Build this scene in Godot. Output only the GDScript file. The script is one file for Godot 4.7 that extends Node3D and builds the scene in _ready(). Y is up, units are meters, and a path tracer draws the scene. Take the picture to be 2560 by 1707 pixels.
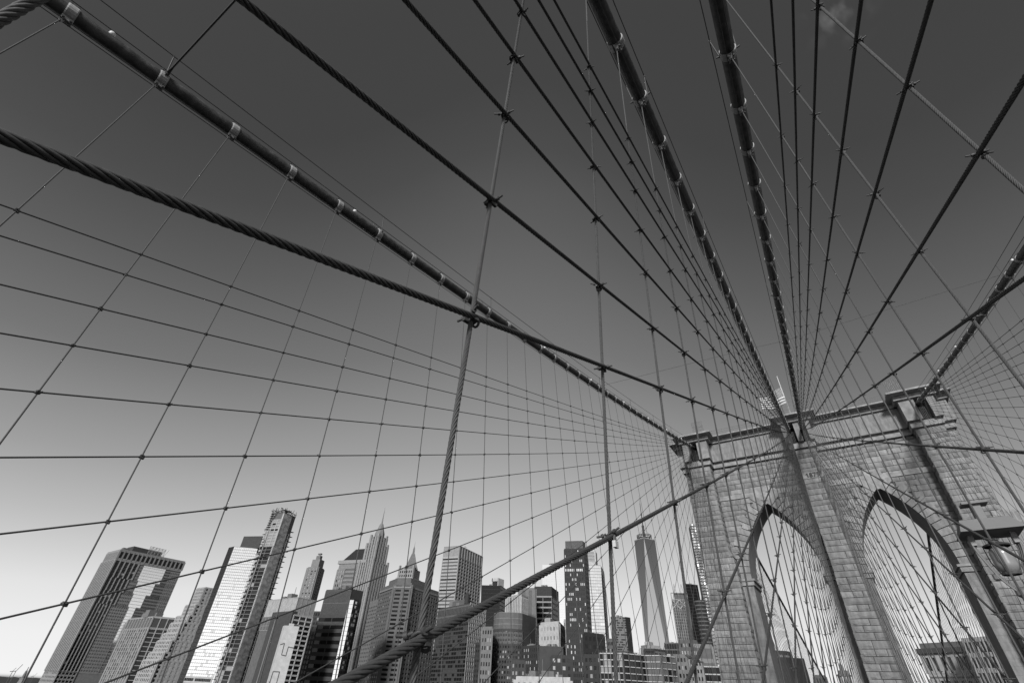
extends Node3D
# A suspension bridge tower seen from the promenade through the rope nets, with a skyline beyond.
# World frame: the camera's eye is the origin, -z runs along the bridge to the tower, +x is right, y is up, metres.

const S := 2.286            # spacing of the suspenders
const WATER_Y := -43.5
const GROUND_Y := -41.5
const XC := 0.92            # centre line of the tower
const ZS := -80.6           # rough face of the tower shafts
const ZW := -82.8           # rough face of the tower wall
const ZB := -88.4           # back of the wall

var taken := {}
var M := {}
var rng := RandomNumberGenerator.new()

# ------------------------------------------------------------------ mesh building
class MB:
	var v := PackedVector3Array()
	var n := PackedVector3Array()
	var ix := PackedInt32Array()
	func tri(a: Vector3, b: Vector3, c: Vector3) -> void:
		var m := (c - a).cross(b - a).normalized()
		var k := v.size()
		v.append(a); v.append(b); v.append(c)
		n.append(m); n.append(m); n.append(m)
		ix.append(k); ix.append(k + 1); ix.append(k + 2)
	func quad(a: Vector3, b: Vector3, c: Vector3, d: Vector3) -> void:
		var m := (c - a).cross(b - a)
		if m.length_squared() < 1e-12:
			m = (d - a).cross(c - a)
		m = m.normalized()
		var k := v.size()
		v.append(a); v.append(b); v.append(c); v.append(d)
		for i in 4: n.append(m)
		ix.append(k); ix.append(k + 1); ix.append(k + 2)
		ix.append(k); ix.append(k + 2); ix.append(k + 3)
	func box(c: Vector3, s: Vector3, b := Basis.IDENTITY) -> void:
		var h := s * 0.5
		var p := []
		for i in 8:
			p.append(c + b * Vector3(h.x if i & 1 else -h.x, h.y if i & 2 else -h.y, h.z if i & 4 else -h.z))
		quad(p[4], p[6], p[7], p[5]); quad(p[1], p[3], p[2], p[0])
		quad(p[5], p[7], p[3], p[1]); quad(p[0], p[2], p[6], p[4])
		quad(p[6], p[2], p[3], p[7]); quad(p[0], p[4], p[5], p[1])
	func span(a: Vector3, b: Vector3) -> void:   # box from corner to corner
		box((a + b) * 0.5, (b - a).abs())
	func tube(p: PackedVector3Array, r: float, sides := 6, caps := true, r2 := -1.0) -> void:
		if p.size() < 2: return
		var t := (p[1] - p[0]).normalized()
		var u := t.cross(Vector3.UP if absf(t.y) < 0.9 else Vector3.RIGHT).normalized()
		var base := v.size()
		var cnt := p.size()
		for i in cnt:
			var tt := t
			if i == 0: tt = p[1] - p[0]
			elif i == cnt - 1: tt = p[i] - p[i - 1]
			else: tt = p[i + 1] - p[i - 1]
			tt = tt.normalized()
			u = (u - tt * u.dot(tt)).normalized()
			var w := tt.cross(u)
			var rr := r if r2 < 0.0 else lerpf(r, r2, float(i) / (cnt - 1))
			for k in sides:
				var a := TAU * k / sides
				var d := u * cos(a) + w * sin(a)
				v.append(p[i] + d * rr); n.append(d)
		for i in cnt - 1:
			for k in sides:
				var a := base + i * sides + k
				var b := base + i * sides + (k + 1) % sides
				var c := a + sides
				var d := b + sides
				ix.append(a); ix.append(d); ix.append(b)
				ix.append(a); ix.append(c); ix.append(d)
		if caps:
			for e in [0, cnt - 1]:
				var q: Vector3 = p[e]
				for k in sides:
					var a0: Vector3 = v[base + e * sides + k]
					var a1: Vector3 = v[base + e * sides + (k + 1) % sides]
					if e == 0: tri(q, a0, a1)
					else: tri(q, a1, a0)
	func rod(a: Vector3, b: Vector3, r: float, sides := 6, r2 := -1.0) -> void:
		tube(PackedVector3Array([a, b]), r, sides, true, r2)
	func lathe(prof: Array, sides := 16, at := Vector3.ZERO) -> void:   # prof: [radius, y]
		for i in prof.size() - 1:
			for k in sides:
				var a := TAU * k / sides
				var b := TAU * (k + 1) / sides
				var p0 := at + Vector3(cos(a) * prof[i][0], prof[i][1], sin(a) * prof[i][0])
				var p1 := at + Vector3(cos(b) * prof[i][0], prof[i][1], sin(b) * prof[i][0])
				var p2 := at + Vector3(cos(b) * prof[i + 1][0], prof[i + 1][1], sin(b) * prof[i + 1][0])
				var p3 := at + Vector3(cos(a) * prof[i + 1][0], prof[i + 1][1], sin(a) * prof[i + 1][0])
				if prof[i][0] < 1e-5: tri(p0, p2, p3)
				elif prof[i + 1][0] < 1e-5: tri(p0, p1, p3)
				else: quad(p0, p1, p2, p3)
	func prism(poly: PackedVector2Array, y0: float, y1: float) -> void:   # poly in x,z
		var c := poly.size()
		var mid := Vector2.ZERO
		for q in poly: mid += q / c
		for i in c:
			var a := poly[i]
			var b := poly[(i + 1) % c]
			var o := Vector2(-(b - a).y, (b - a).x)
			var q := [Vector3(a.x, y0, a.y), Vector3(a.x, y1, a.y), Vector3(b.x, y1, b.y), Vector3(b.x, y0, b.y)]
			if o.dot((a + b) * 0.5 - mid) > 0: quad(q[3], q[2], q[1], q[0])
			else: quad(q[0], q[1], q[2], q[3])
		var ti := Geometry2D.triangulate_polygon(poly)
		for i in range(0, ti.size(), 3):
			var q := [poly[ti[i]], poly[ti[i + 1]], poly[ti[i + 2]]]
			for yy in [y0, y1]:
				var t := [Vector3(q[0].x, yy, q[0].y), Vector3(q[1].x, yy, q[1].y), Vector3(q[2].x, yy, q[2].y)]
				var up: bool = (t[2] - t[0]).cross(t[1] - t[0]).y > 0
				if up == (yy == y1): tri(t[0], t[1], t[2])
				else: tri(t[0], t[2], t[1])
	func mesh(m: Material) -> ArrayMesh:
		var a := []
		a.resize(Mesh.ARRAY_MAX)
		a[Mesh.ARRAY_VERTEX] = v; a[Mesh.ARRAY_NORMAL] = n; a[Mesh.ARRAY_INDEX] = ix
		var r := ArrayMesh.new()
		r.add_surface_from_arrays(Mesh.PRIMITIVE_TRIANGLES, a)
		r.surface_set_material(0, m)
		return r

# ------------------------------------------------------------------ naming, tagging
func numbered(called: String) -> String:
	var k: int = taken.get(called, 0)
	taken[called] = k + 1
	return called if k == 0 else "%s_%03d" % [called, k]

func tag(o: Node, label: String, category: String, group := "", kind := "") -> void:
	if label: o.set_meta("label", label)
	if category: o.set_meta("category", category)
	if group: o.set_meta("group", group)
	if kind: o.set_meta("kind", kind)

func thing(called: String, label: String, category: String, at := Vector3.ZERO, group := "") -> Node3D:
	var o := Node3D.new()
	o.name = numbered(called)
	add_child(o)
	o.position = at
	tag(o, label, category, group)
	return o

func part(called: String, mesh: Mesh, parent: Node, xf := Transform3D.IDENTITY, kind := "") -> MeshInstance3D:
	var o := MeshInstance3D.new()
	o.mesh = mesh
	o.name = called
	o.transform = xf
	parent.add_child(o, true)
	if kind: o.set_meta("kind", kind)
	return o

func solo(called: String, mesh: Mesh, label: String, category: String, group := "", xf := Transform3D.IDENTITY) -> MeshInstance3D:
	var o := MeshInstance3D.new()
	o.mesh = mesh
	o.name = numbered(called)
	o.transform = xf
	add_child(o)
	tag(o, label, category, group)
	return o

func struct(called: String, mesh: Mesh) -> MeshInstance3D:
	var o := MeshInstance3D.new()
	o.mesh = mesh
	o.name = called
	add_child(o)
	o.set_meta("kind", "structure")
	return o

func nth(k: int) -> String:
	var e := "th"
	if k % 100 < 11 or k % 100 > 13:
		e = ["th", "st", "nd", "rd", "th", "th", "th", "th", "th", "th"][k % 10]
	return str(k) + e

# ------------------------------------------------------------------ materials (all greys: the photograph is black and white)
func grey(v: float) -> Color:
	return Color(v, v, v).linear_to_srgb()

func mat(v: float, rough := 0.8, metal := 0.0) -> StandardMaterial3D:
	var m := StandardMaterial3D.new()
	m.albedo_color = grey(v)
	m.roughness = rough
	m.metallic = metal
	return m

func noise_tex(freq: float, lo: float, hi: float, seed_: int, oct := 5) -> ImageTexture:
	var f := FastNoiseLite.new()
	f.seed = seed_
	f.frequency = freq
	f.fractal_octaves = oct
	f.fractal_gain = 0.6
	var im := f.get_seamless_image(256, 256)
	var o := Image.create(256, 256, false, Image.FORMAT_RGB8)
	for y in 256:
		for x in 256:
			var t := im.get_pixel(x, y).r
			var g := lerpf(lo, hi, clampf((t - 0.2) / 0.6, 0, 1))
			o.set_pixel(x, y, Color(g, g, g))
	return ImageTexture.create_from_image(o)

func textured(v: float, tex: Texture2D, scale_: float, rough := 0.85) -> StandardMaterial3D:
	var m := mat(v, rough)
	m.albedo_texture = tex
	m.uv1_triplanar = true
	m.uv1_world_triplanar = true
	m.uv1_scale = Vector3.ONE * scale_
	return m

func glass(v: float, rough := 0.06) -> StandardMaterial3D:
	var m := mat(v, rough, 0.0)
	m.metallic_specular = 0.35
	return m

func make_materials() -> void:
	var grain := noise_tex(0.03, 0.8, 1.0, 4)
	var stain := noise_tex(0.025, 0.8, 1.0, 12, 6)
	var grime := noise_tex(0.05, 0.8, 1.0, 40, 6)
	var city := noise_tex(0.02, 0.9, 1.0, 21)
	var blot := noise_tex(0.012, 0.7, 1.0, 9)
	for i in 5: M["stone%d" % i] = textured([0.175, 0.205, 0.23, 0.255, 0.3][i], stain, 0.22)
	for i in 5: M["stone%d" % i].uv1_scale = Vector3(0.22, 0.06, 0.22)
	M.dressed = textured(0.24, stain, 0.1)
	M.dressed2 = textured(0.3, stain, 0.13)
	M.mortar = textured(0.12, grain, 0.3)
	M.cable = textured(0.1, noise_tex(0.02, 0.55, 1.0, 33), 0.5, 0.6)
	M.band = textured(0.4, grain, 1.5, 0.6)
	M.bolt = mat(0.06, 0.6)
	M.rope = textured(0.082, grime, 1.6, 0.8)
	M.stay = textured(0.06, grime, 1.6, 0.8)
	M.clamp = mat(0.045, 0.6)
	M.wire = mat(0.04, 0.6)
	M.shade_iron = mat(0.025, 0.6)  # near-black, stands in for the shade inside the cable slots
	M.concrete = textured(0.5, blot, 0.06)
	M.globe = mat(0.8, 0.25)
	M.steel = mat(0.14, 0.5)
	M.white = mat(0.5, 0.6)
	M.deck = mat(0.06, 0.9)
	# city
	M.mirror = mat(0.86, 0.05, 1.0)
	M.glass_dark = glass(0.012)
	M.glass_mid = glass(0.03)
	M.glass_blind = mat(0.25, 0.4)
	M.glass_light = mat(0.6, 0.12, 0.75)
	M.glass_wtc = mat(0.42, 0.06, 1.0)
	M.rippled = mat(0.3, 0.4, 0.5)
	for k in [4, 8, 12, 18, 25, 32, 42, 55, 70]: M["c%d" % k] = textured(k * (0.0042 if k <= 12 else 0.0062), city, 0.05, 0.85)

# ------------------------------------------------------------------ the four rope planes
# each plane: x = a0 + a1 * y ; the suspenders hang at z = zo - S * n
var planes := [
	{ "key": "A", "a0": -12.651, "a1": -0.066, "zo": 0.601, "c0": 15.5, "where": "far left", "yT": 37.619, "zT": -86.905, "ye": -4.0, "near": false,
		"slopes": [0.335, 0.3443, 0.3583, 0.3717, 0.3863, 0.4034, 0.4213, 0.4399] },
	{ "key": "B", "a0": -1.703, "a1": 0.045, "zo": 0.411, "c0": 15.1, "where": "near left", "yT": 37.255, "zT": -87.048, "ye": -1.5, "near": true,
		"slopes": [0.3249, 0.3374, 0.3511, 0.3668, 0.3822, 0.3983, 0.4132, 0.435, 0.4569] },
	{ "key": "C", "a0": 2.3, "a1": -0.019, "zo": 0.419, "c0": 14.95, "where": "near right", "yT": 37.079, "zT": -87.04, "ye": -1.5, "near": true,
		"slopes": [0.3252, 0.3395, 0.3518, 0.3669, 0.382, 0.398, 0.4127, 0.4343, 0.4564] },
	{ "key": "D", "a0": 13.67, "a1": 0.081, "zo": 0.42, "c0": 15.5, "where": "far right", "yT": 37.3, "zT": -87.0, "ye": -4.0, "near": false,
		"slopes": [0.327, 0.339, 0.354, 0.368, 0.383, 0.4, 0.418, 0.437] },
]

func px(P: Dictionary, y: float) -> float:
	return P.a0 + P.a1 * y

func cable_y(P: Dictionary, z: float) -> float:
	if z >= -80.0:
		var s := -z
		if s < -40.0: s = -40.0
		return P.c0 + 0.215 * s + 0.00052 * s * s
	var top: float = P.c0 + 0.215 * 80 + 0.00052 * 6400
	if z > -90.0: return top + 0.55 - 0.022 * (z + 85) * (z + 85)
	var bs: float = {"A": 0.28, "B": 0.3, "C": 0.3, "D": 0.32}[P.key]
	return top - bs * (-z - 90.0)

func stay_y(P: Dictionary, sl: float, z: float) -> float:
	var ze: float = P.zT + (P.yT - P.ye) / sl
	var s0 := maxf(8.0, -ze)
	var y: float = P.yT - sl * (z - P.zT)
	if -z > s0: y += 1.1 * pow((-z - s0) / (80.0 - s0), 2)
	return y

func all_slopes(P: Dictionary) -> Array:
	var r: Array = P.slopes.duplicate()
	var last: float = r[r.size() - 1]
	var ze: float = P.zT + (P.yT - P.ye) / last
	while ze > -66.0:
		ze -= 4.35
		r.append((P.yT - P.ye) / (ze - P.zT))
	return r

func twist(mb: MB, pts: PackedVector3Array, r: float, lay: float) -> void:
	# six strands laid round a core, sampled along a nearly straight path
	var L := PackedFloat32Array([0.0])
	for i in range(1, pts.size()): L.append(L[i - 1] + pts[i].distance_to(pts[i - 1]))
	var total := L[L.size() - 1]
	var cnt := int(ceil(total / (lay / 10.0)))
	var t := (pts[pts.size() - 1] - pts[0]).normalized()
	var u := t.cross(Vector3.RIGHT if absf(t.x) < 0.8 else Vector3.UP).normalized()
	var w := t.cross(u)
	var mid := PackedVector3Array()
	var j := 0
	for i in cnt + 1:
		var s := total * i / cnt
		while j < pts.size() - 2 and L[j + 1] < s: j += 1
		mid.append(pts[j].lerp(pts[j + 1], (s - L[j]) / maxf(L[j + 1] - L[j], 1e-6)))
	for k in 6:
		var st := PackedVector3Array()
		for i in cnt + 1:
			var a := TAU * k / 6.0 + TAU * (total * i / cnt) / lay
			st.append(mid[i] + (u * cos(a) + w * sin(a)) * r * 0.66)
		mb.tube(st, r * 0.345, 6, false)

func rope_mesh(pts: PackedVector3Array, r: float, near: bool, m: Material) -> ArrayMesh:
	var mb := MB.new()
	if not near:
		mb.tube(pts, r, 7)
		return mb.mesh(m)
	# strands where one can see them, a plain tube farther off
	var run := PackedVector3Array()
	var close := false
	for i in pts.size():
		var c := pts[i].length() < 13.0
		if run.size() > 0 and c != close:
			run.append(pts[i])
			if close: twist(mb, run, r, r * 12.0)
			else: mb.tube(run, r * 0.97, 8)
			run = PackedVector3Array()
		close = c
		run.append(pts[i])
	if run.size() > 1:
		if close: twist(mb, run, r, r * 12.0)
		else: mb.tube(run, r * 0.97, 8)
	return mb.mesh(m)

func clamp_meshes() -> Array:
	var a := MB.new()
	# U-bolt round both ropes, its threaded legs sticking out through a bridge piece
	var ring := PackedVector3Array()
	for k in 13:
		var t := TAU * k / 12.0
		ring.append(Vector3(cos(t) * 0.026, 0.012 + 0.006 * sin(t * 2.0), sin(t) * 0.026))
	a.tube(ring, 0.008, 6, false)
	var ring2 := PackedVector3Array()
	for k in 13:
		var t := TAU * k / 12.0
		ring2.append(Vector3(cos(t) * 0.027, sin(t) * 0.027 - 0.012, -0.03 + 0.012 * sin(t)))
	a.tube(ring2, 0.008, 6, false)
	for s in [-1.0, 1.0]:
		a.tube(PackedVector3Array([Vector3(s * 0.02, 0.022, 0.012), Vector3(s * 0.05, 0.014, 0.024), Vector3(s * 0.092, 0.022, 0.03)]), 0.008, 6)
		a.rod(Vector3(s * 0.04, 0.016, 0.02), Vector3(s * 0.056, 0.014, 0.026), 0.016, 6)
	a.box(Vector3(0.012, -0.012, -0.012), Vector3(0.05, 0.034, 0.03))
	a.box(Vector3(-0.016, -0.02, 0.02), Vector3(0.022, 0.026, 0.05))
	var b := MB.new()
	b.box(Vector3.ZERO, Vector3(0.06, 0.07, 0.075))
	b.rod(Vector3(-0.09, 0.01, 0.01), Vector3(0.09, 0.01, 0.01), 0.012, 5)
	b.box(Vector3(0, -0.02, -0.035), Vector3(0.05, 0.05, 0.04))
	return [a.mesh(M.clamp), b.mesh(M.clamp)]

func build_ropes() -> void:
	var cm := clamp_meshes()
	for P in planes:
		var near: bool = P.near
		# suspenders
		for n in range(-1, 35):
			var z: float = P.zo - S * n
			if z < -78.2: break
			var pts := PackedVector3Array()
			var ytop := cable_y(P, z) - 0.42
			var y := -6.4
			while y < ytop - 0.2:
				pts.append(Vector3(px(P, y), y, z))
				y += 0.5 if near and n < 5 else 3.0
			pts.append(Vector3(px(P, ytop), ytop, z))
			var side := "vertical wire suspender rope of the %s net, %s from the stone tower" % [P.where, nth(int((P.zo + 78.2) / S) - n + 1)]
			solo("suspender_rope", rope_mesh(pts, 0.0178 if near else 0.017, near and n < 6, M.rope), side, "rope", "suspender ropes of the %s net" % P.where)
		# stays with their clamps
		var sl := all_slopes(P)
		for i in sl.size():
			var ze: float = P.zT + (P.yT - P.ye) / sl[i]
			var pts := PackedVector3Array()
			var z := ze
			while z > -82.0:
				var y := stay_y(P, sl[i], z)
				pts.append(Vector3(px(P, y) + (0.027 if P.a0 > 0 else -0.027) * (-1.0 if near else 0.0), y, z))
				z -= 0.5 if absf(z) < 13.0 else 3.0
			pts.append(Vector3(px(P, stay_y(P, sl[i], -82.0)), stay_y(P, sl[i], -82.0), -82.0))
			var t := thing("stay_rope", "slanting wire stay rope of the %s net, %s from the top" % [P.where, nth(i + 1)], "rope", Vector3.ZERO, "stay ropes of the %s net" % P.where)
			part("rope", rope_mesh(pts, 0.0232 if near else 0.019, near and ze > -10.0, M.stay), t)
			for n in range(-1, 34):
				var zz: float = P.zo - S * n
				if zz > ze - 0.3 or zz < -76.0: continue
				var yy := stay_y(P, sl[i], zz)
				if yy > cable_y(P, zz) - 0.6: continue
				if near and zz < -62.0 : continue
				if not near and zz < -70.0: continue
				var b := Basis(Vector3.UP, rng.randf_range(-0.4, 0.4)) * Basis(Vector3.BACK, rng.randf_range(-0.35, 0.35))
				if rng.randf() < 0.5: b = b * Basis(Vector3.UP, PI)
				b = b.scaled(Vector3.ONE * (rng.randf_range(1.0, 1.25) if near else rng.randf_range(0.8, 1.1)))
				part("rope_clamp", cm[0 if near and zz > -40.0 else 1], t, Transform3D(b, Vector3(px(P, yy), yy, zz)))

# ------------------------------------------------------------------ main cables
func build_cables() -> void:
	var collar := MB.new()
	collar.lathe([[0.2, -0.13], [0.252, -0.13], [0.264, -0.1], [0.264, 0.1], [0.252, 0.13], [0.2, 0.13]], 18)
	for s in [-1.0, 1.0]:
		collar.box(Vector3(s * 0.0, 0.0, 0.3), Vector3(0.035 + 0.05 * 0.0, 0.26, 0.09))
	collar.box(Vector3(0.05, 0.0, -0.3), Vector3(0.05, 0.26, 0.14))
	collar.box(Vector3(-0.05, 0.0, -0.3), Vector3(0.05, 0.26, 0.14))
	var cmesh := collar.mesh(M.band)
	var bolts := MB.new()
	for z in [-0.34, 0.31]:
		for y in [-0.085, 0.085]:
			bolts.rod(Vector3(-0.12, y, z), Vector3(0.12, y, z), 0.022, 6)
			for s in [-1.0, 1.0]:
				bolts.rod(Vector3(s * 0.075, y, z), Vector3(s * 0.11, y, z), 0.036, 6)
	var bmesh := bolts.mesh(M.bolt)
	var sock := MB.new()
	sock.rod(Vector3(0, 0.08, 0), Vector3(0, -0.02, 0), 0.05, 8, 0.065)
	sock.rod(Vector3(0, -0.02, 0), Vector3(0, -0.14, 0), 0.065, 8, 0.035)
	var smesh := sock.mesh(M.band)
	var post := MB.new()
	for s in [-1.0, 1.0]:
		post.rod(Vector3(s * 0.26, 0.0, 0), Vector3(s * 0.34, 0.9, 0), 0.02, 5)
		post.box(Vector3(s * 0.34, 0.9, 0), Vector3(0.05, 0.07, 0.05))
		post.rod(Vector3(s * 0.2, -0.02, 0), Vector3(s * 0.36, 0.02, 0), 0.03, 6)
	var pmesh := post.mesh(M.bolt)
	var sph := SphereMesh.new()
	sph.radius = 0.085; sph.height = 0.18; sph.radial_segments = 12; sph.rings = 8
	sph.material = M.globe
	var i := -1
	for P in planes:
		i += 1
		var zs := PackedFloat32Array()
		var z := 24.0
		while z > -80.0: zs.append(z); z -= 2.0
		while z > -90.0: zs.append(z); z -= 0.5
		while z > -205.0: zs.append(z); z -= 6.0
		var pts := PackedVector3Array()
		for q in zs: pts.append(Vector3(px(P, cable_y(P, q)), cable_y(P, q), q))
		var t := thing("main_cable", "thick grey main cable with pale bands, %s of the four" % ["leftmost", "second from the left", "second from the right", "rightmost"][i], "cable", Vector3.ZERO, "main suspension cables")
		var mb := MB.new()
		mb.tube(pts, 0.225, 20)
		part("cable", mb.mesh(M.cable), t)
		var hand := [PackedVector3Array(), PackedVector3Array()]
		var util := [PackedVector3Array(), PackedVector3Array()]
		for n in range(-5, 35):
			z = P.zo - S * n
			if z < -79.0: break
			var c := Vector3(px(P, cable_y(P, z)), cable_y(P, z), z)
			var dz := 0.2
			var tn := Vector3(0, cable_y(P, z - dz) - cable_y(P, z + dz), -2.0 * dz).normalized()
			# band frame: local y along the cable, local -z down
			var side := Vector3.RIGHT
			var up := side.cross(tn).normalized()
			if up.y < 0: up = -up
			var b := Basis(tn.cross(up).normalized(), tn, up)
			var bd := part("cable_band", cmesh, t, Transform3D(b, c))
			part("bolts", bmesh, bd)
			var so := part("suspender_socket", smesh, bd)
			so.transform = Transform3D(b.inverse() * Basis.IDENTITY, b.inverse() * Vector3(0, -0.36, 0))
			for s in 2:
				hand[s].append(c + up * 0.9 + side * (-0.34 if s == 0 else 0.34))
				util[s].append(c + Vector3(-0.1 + 0.16 * s, -0.36 - 0.05 * s, 0))
			if posmod(n, 4) == 0:
				part("stanchion", pmesh, t, Transform3D(Basis(side, up, side.cross(up)), c))
			if posmod(n, 4) == 3:
				part("lamp_globe", sph, t, Transform3D(Basis.IDENTITY, c + up * 0.36 + tn * 0.9))
		for s in 2:
			var h := MB.new()
			h.tube(hand[s], 0.017, 5)
			part("hand_rope", h.mesh(M.wire), t)
			h = MB.new()
			h.tube(util[s], 0.014, 5)
			part("feed_wire", h.mesh(M.wire), t)
	# cross wires from cable to cable
	for q in [[0.6, 0, 1, 0.03], [-36.4, 0, 3, 0.012]]:
		var w := MB.new()
		var pts := PackedVector3Array()
		for k in range(q[1], q[2] + 1):
			var P: Dictionary = planes[k]
			pts.append(Vector3(px(P, cable_y(P, q[0])), cable_y(P, q[0]) + (0.1 if q[0] > 0 else 0.25), q[0]))
		w.tube(pts, q[3], 6)
		if q[0] > 0:
			w.rod(pts[0], pts[0].lerp(pts[1], 0.05), 0.09, 8, 0.03)
			solo("cross_tie", w.mesh(M.wire), "dark cross tie rod from the leftmost main cable up and right", "rod")
		else:
			solo("cross_wire", w.mesh(M.wire), "thin wire strung across all four main cables before the tower", "wire")
	# the land span beyond the tower, seen through the arches
	for P in planes:
		if P.near: continue
		var cnt := 0
		for n in 48:
			var z: float = -93.0 - S * n
			var yt := cable_y(P, z) - 0.3
			if yt < -5.0: break
			cnt += 1
			var w := MB.new()
			w.rod(Vector3(px(P, -6.4), -6.4, z), Vector3(px(P, yt), yt, z), 0.03, 5)
			solo("land_span_suspender", w.mesh(M.rope), "thin suspender rope behind the tower in the %s arch, %s behind it" % ["left" if P.a0 < 0 else "right", nth(cnt)], "rope", "suspenders behind the tower, %s side" % P.where)
		for k in 14:
			var z1 := -96.0 - 4.6 * k
			var w := MB.new()
			w.rod(Vector3(px(P, 35.6), 35.6, -88.5), Vector3(px(P, -4.0), -4.0, z1 - 8.0), 0.025, 5)
			solo("land_span_stay", w.mesh(M.stay), "thin slanting stay rope behind the tower in the %s arch, %s from the pier" % ["left" if P.a0 < 0 else "right", nth(k + 1)], "rope", "stays behind the tower, %s side" % P.where)

# ------------------------------------------------------------------ the stone tower
var stones := []     # [transform, area, tone]
var stone_units := []
var flat_units := []

func make_stone_unit(bulge: float, seed_: int) -> MB:
	var r := RandomNumberGenerator.new()
	r.seed = seed_
	var m := MB.new()
	var nx := 5
	var ny := 4
	var g := []
	for j in ny:
		var row := []
		for i in nx:
			var x := -0.5 + float(i) / (nx - 1)
			var y := -0.5 + float(j) / (ny - 1)
			var edge := i == 0 or j == 0 or i == nx - 1 or j == ny - 1
			var z := 0.0
			if edge: z = -0.1 * bulge
			else:
				x += r.randf_range(-0.07, 0.07); y += r.randf_range(-0.09, 0.09)
				z = r.randf_range(0.15, 1.0) * bulge
			row.append(Vector3(x, y, z))
		g.append(row)
	for j in ny - 1:
		for i in nx - 1:
			var a: Vector3 = g[j][i]
			var b: Vector3 = g[j + 1][i]
			var c: Vector3 = g[j + 1][i + 1]
			var d: Vector3 = g[j][i + 1]
			if (i + j) % 2: m.tri(a, b, c); m.tri(a, c, d)
			else: m.tri(a, b, d); m.tri(b, c, d)
	var h := 0.5
	var f := -0.1 * bulge
	m.quad(Vector3(-h, h, f), Vector3(-h, h, -1), Vector3(h, h, -1), Vector3(h, h, f))
	m.quad(Vector3(-h, -h, -1), Vector3(-h, -h, f), Vector3(h, -h, f), Vector3(h, -h, -1))
	m.quad(Vector3(-h, -h, -1), Vector3(-h, h, -1), Vector3(-h, h, f), Vector3(-h, -h, f))
	m.quad(Vector3(h, -h, f), Vector3(h, h, f), Vector3(h, h, -1), Vector3(h, -h, -1))
	return m

func put_stone(c: Vector3, w: float, h: float, turn: float, rough: bool) -> void:
	var joint := 0.06 if rough else 0.008
	var b := Basis(Vector3.UP, turn) * Basis.from_scale(Vector3(w - joint, h - joint, 0.3))
	var tone := clampi(int(round(rng.randfn(2.0, 1.0))), 0, 4)
	if not rough: tone = clampi(int(round(rng.randfn(2.0, 0.35))), 1, 3)
	var push := rng.randf_range(0.0, 0.06) if rough else 0.0
	stones.append([Transform3D(b, c + Basis(Vector3.UP, turn) * Vector3(0, 0, push)), w * h, tone, rough])

# a strip of courses between two edges given as functions of y; axis "x" for front faces, "z" for side faces
func courses(lo: Callable, hi: Callable, y0: float, y1: float, put: Callable, rough := true, tall := 0.78) -> void:
	var y := y0
	var odd := 0
	while y < y1 - 0.15:
		var h := rng.randf_range(tall * 0.88, tall * 1.12)
		if y + h > y1 - 0.3: h = y1 - y
		var a: float = lo.call(y + h * 0.5)
		var b: float = hi.call(y + h * 0.5)
		if b - a > 0.2:
			var cnt := maxi(1, int(round((b - a) / (rng.randf_range(1.1, 1.5) if odd else rng.randf_range(1.9, 2.8)))))
			var cut := [a]
			for k in range(1, cnt):
				cut.append(a + (b - a) * (k + (0.22 if odd else -0.22) + rng.randf_range(-0.12, 0.12)) / cnt)
			cut.append(b)
			for k in cnt:
				put.call((cut[k] + cut[k + 1]) * 0.5, y + h * 0.5, cut[k + 1] - cut[k], h, rough)
		y += h
		odd = 1 - odd

const A_HALF := 4.75
const A_SPRING := 15.5
const A_RISE := 10.5
const A_R := 13.98
const ARCH_X := [-6.5, 8.15]

func arch_half(y: float, extra := 0.0) -> float:     # half width of the opening at height y
	if y <= A_SPRING: return A_HALF + extra
	var r := A_R + extra
	var d := y - A_SPRING
	if d >= r: return -1.0
	return A_HALF - A_R + sqrt(r * r - d * d)

func shaft_x(side: int, y: float) -> Array:      # left and right edge of a shaft at height y
	if side == 0:
		var w := 1.55 if y > 17.0 else 1.55 + (17.0 - y) * 0.024
		return [XC - w, XC + w]
	var inner := 14.1 if y > 18.5 else 14.1 - 0.42
	var outer := 17.35 + maxf(0.0, 30.0 - y) * 0.055
	return [XC + inner, XC + outer] if side > 0 else [XC - outer, XC - inner]

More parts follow.
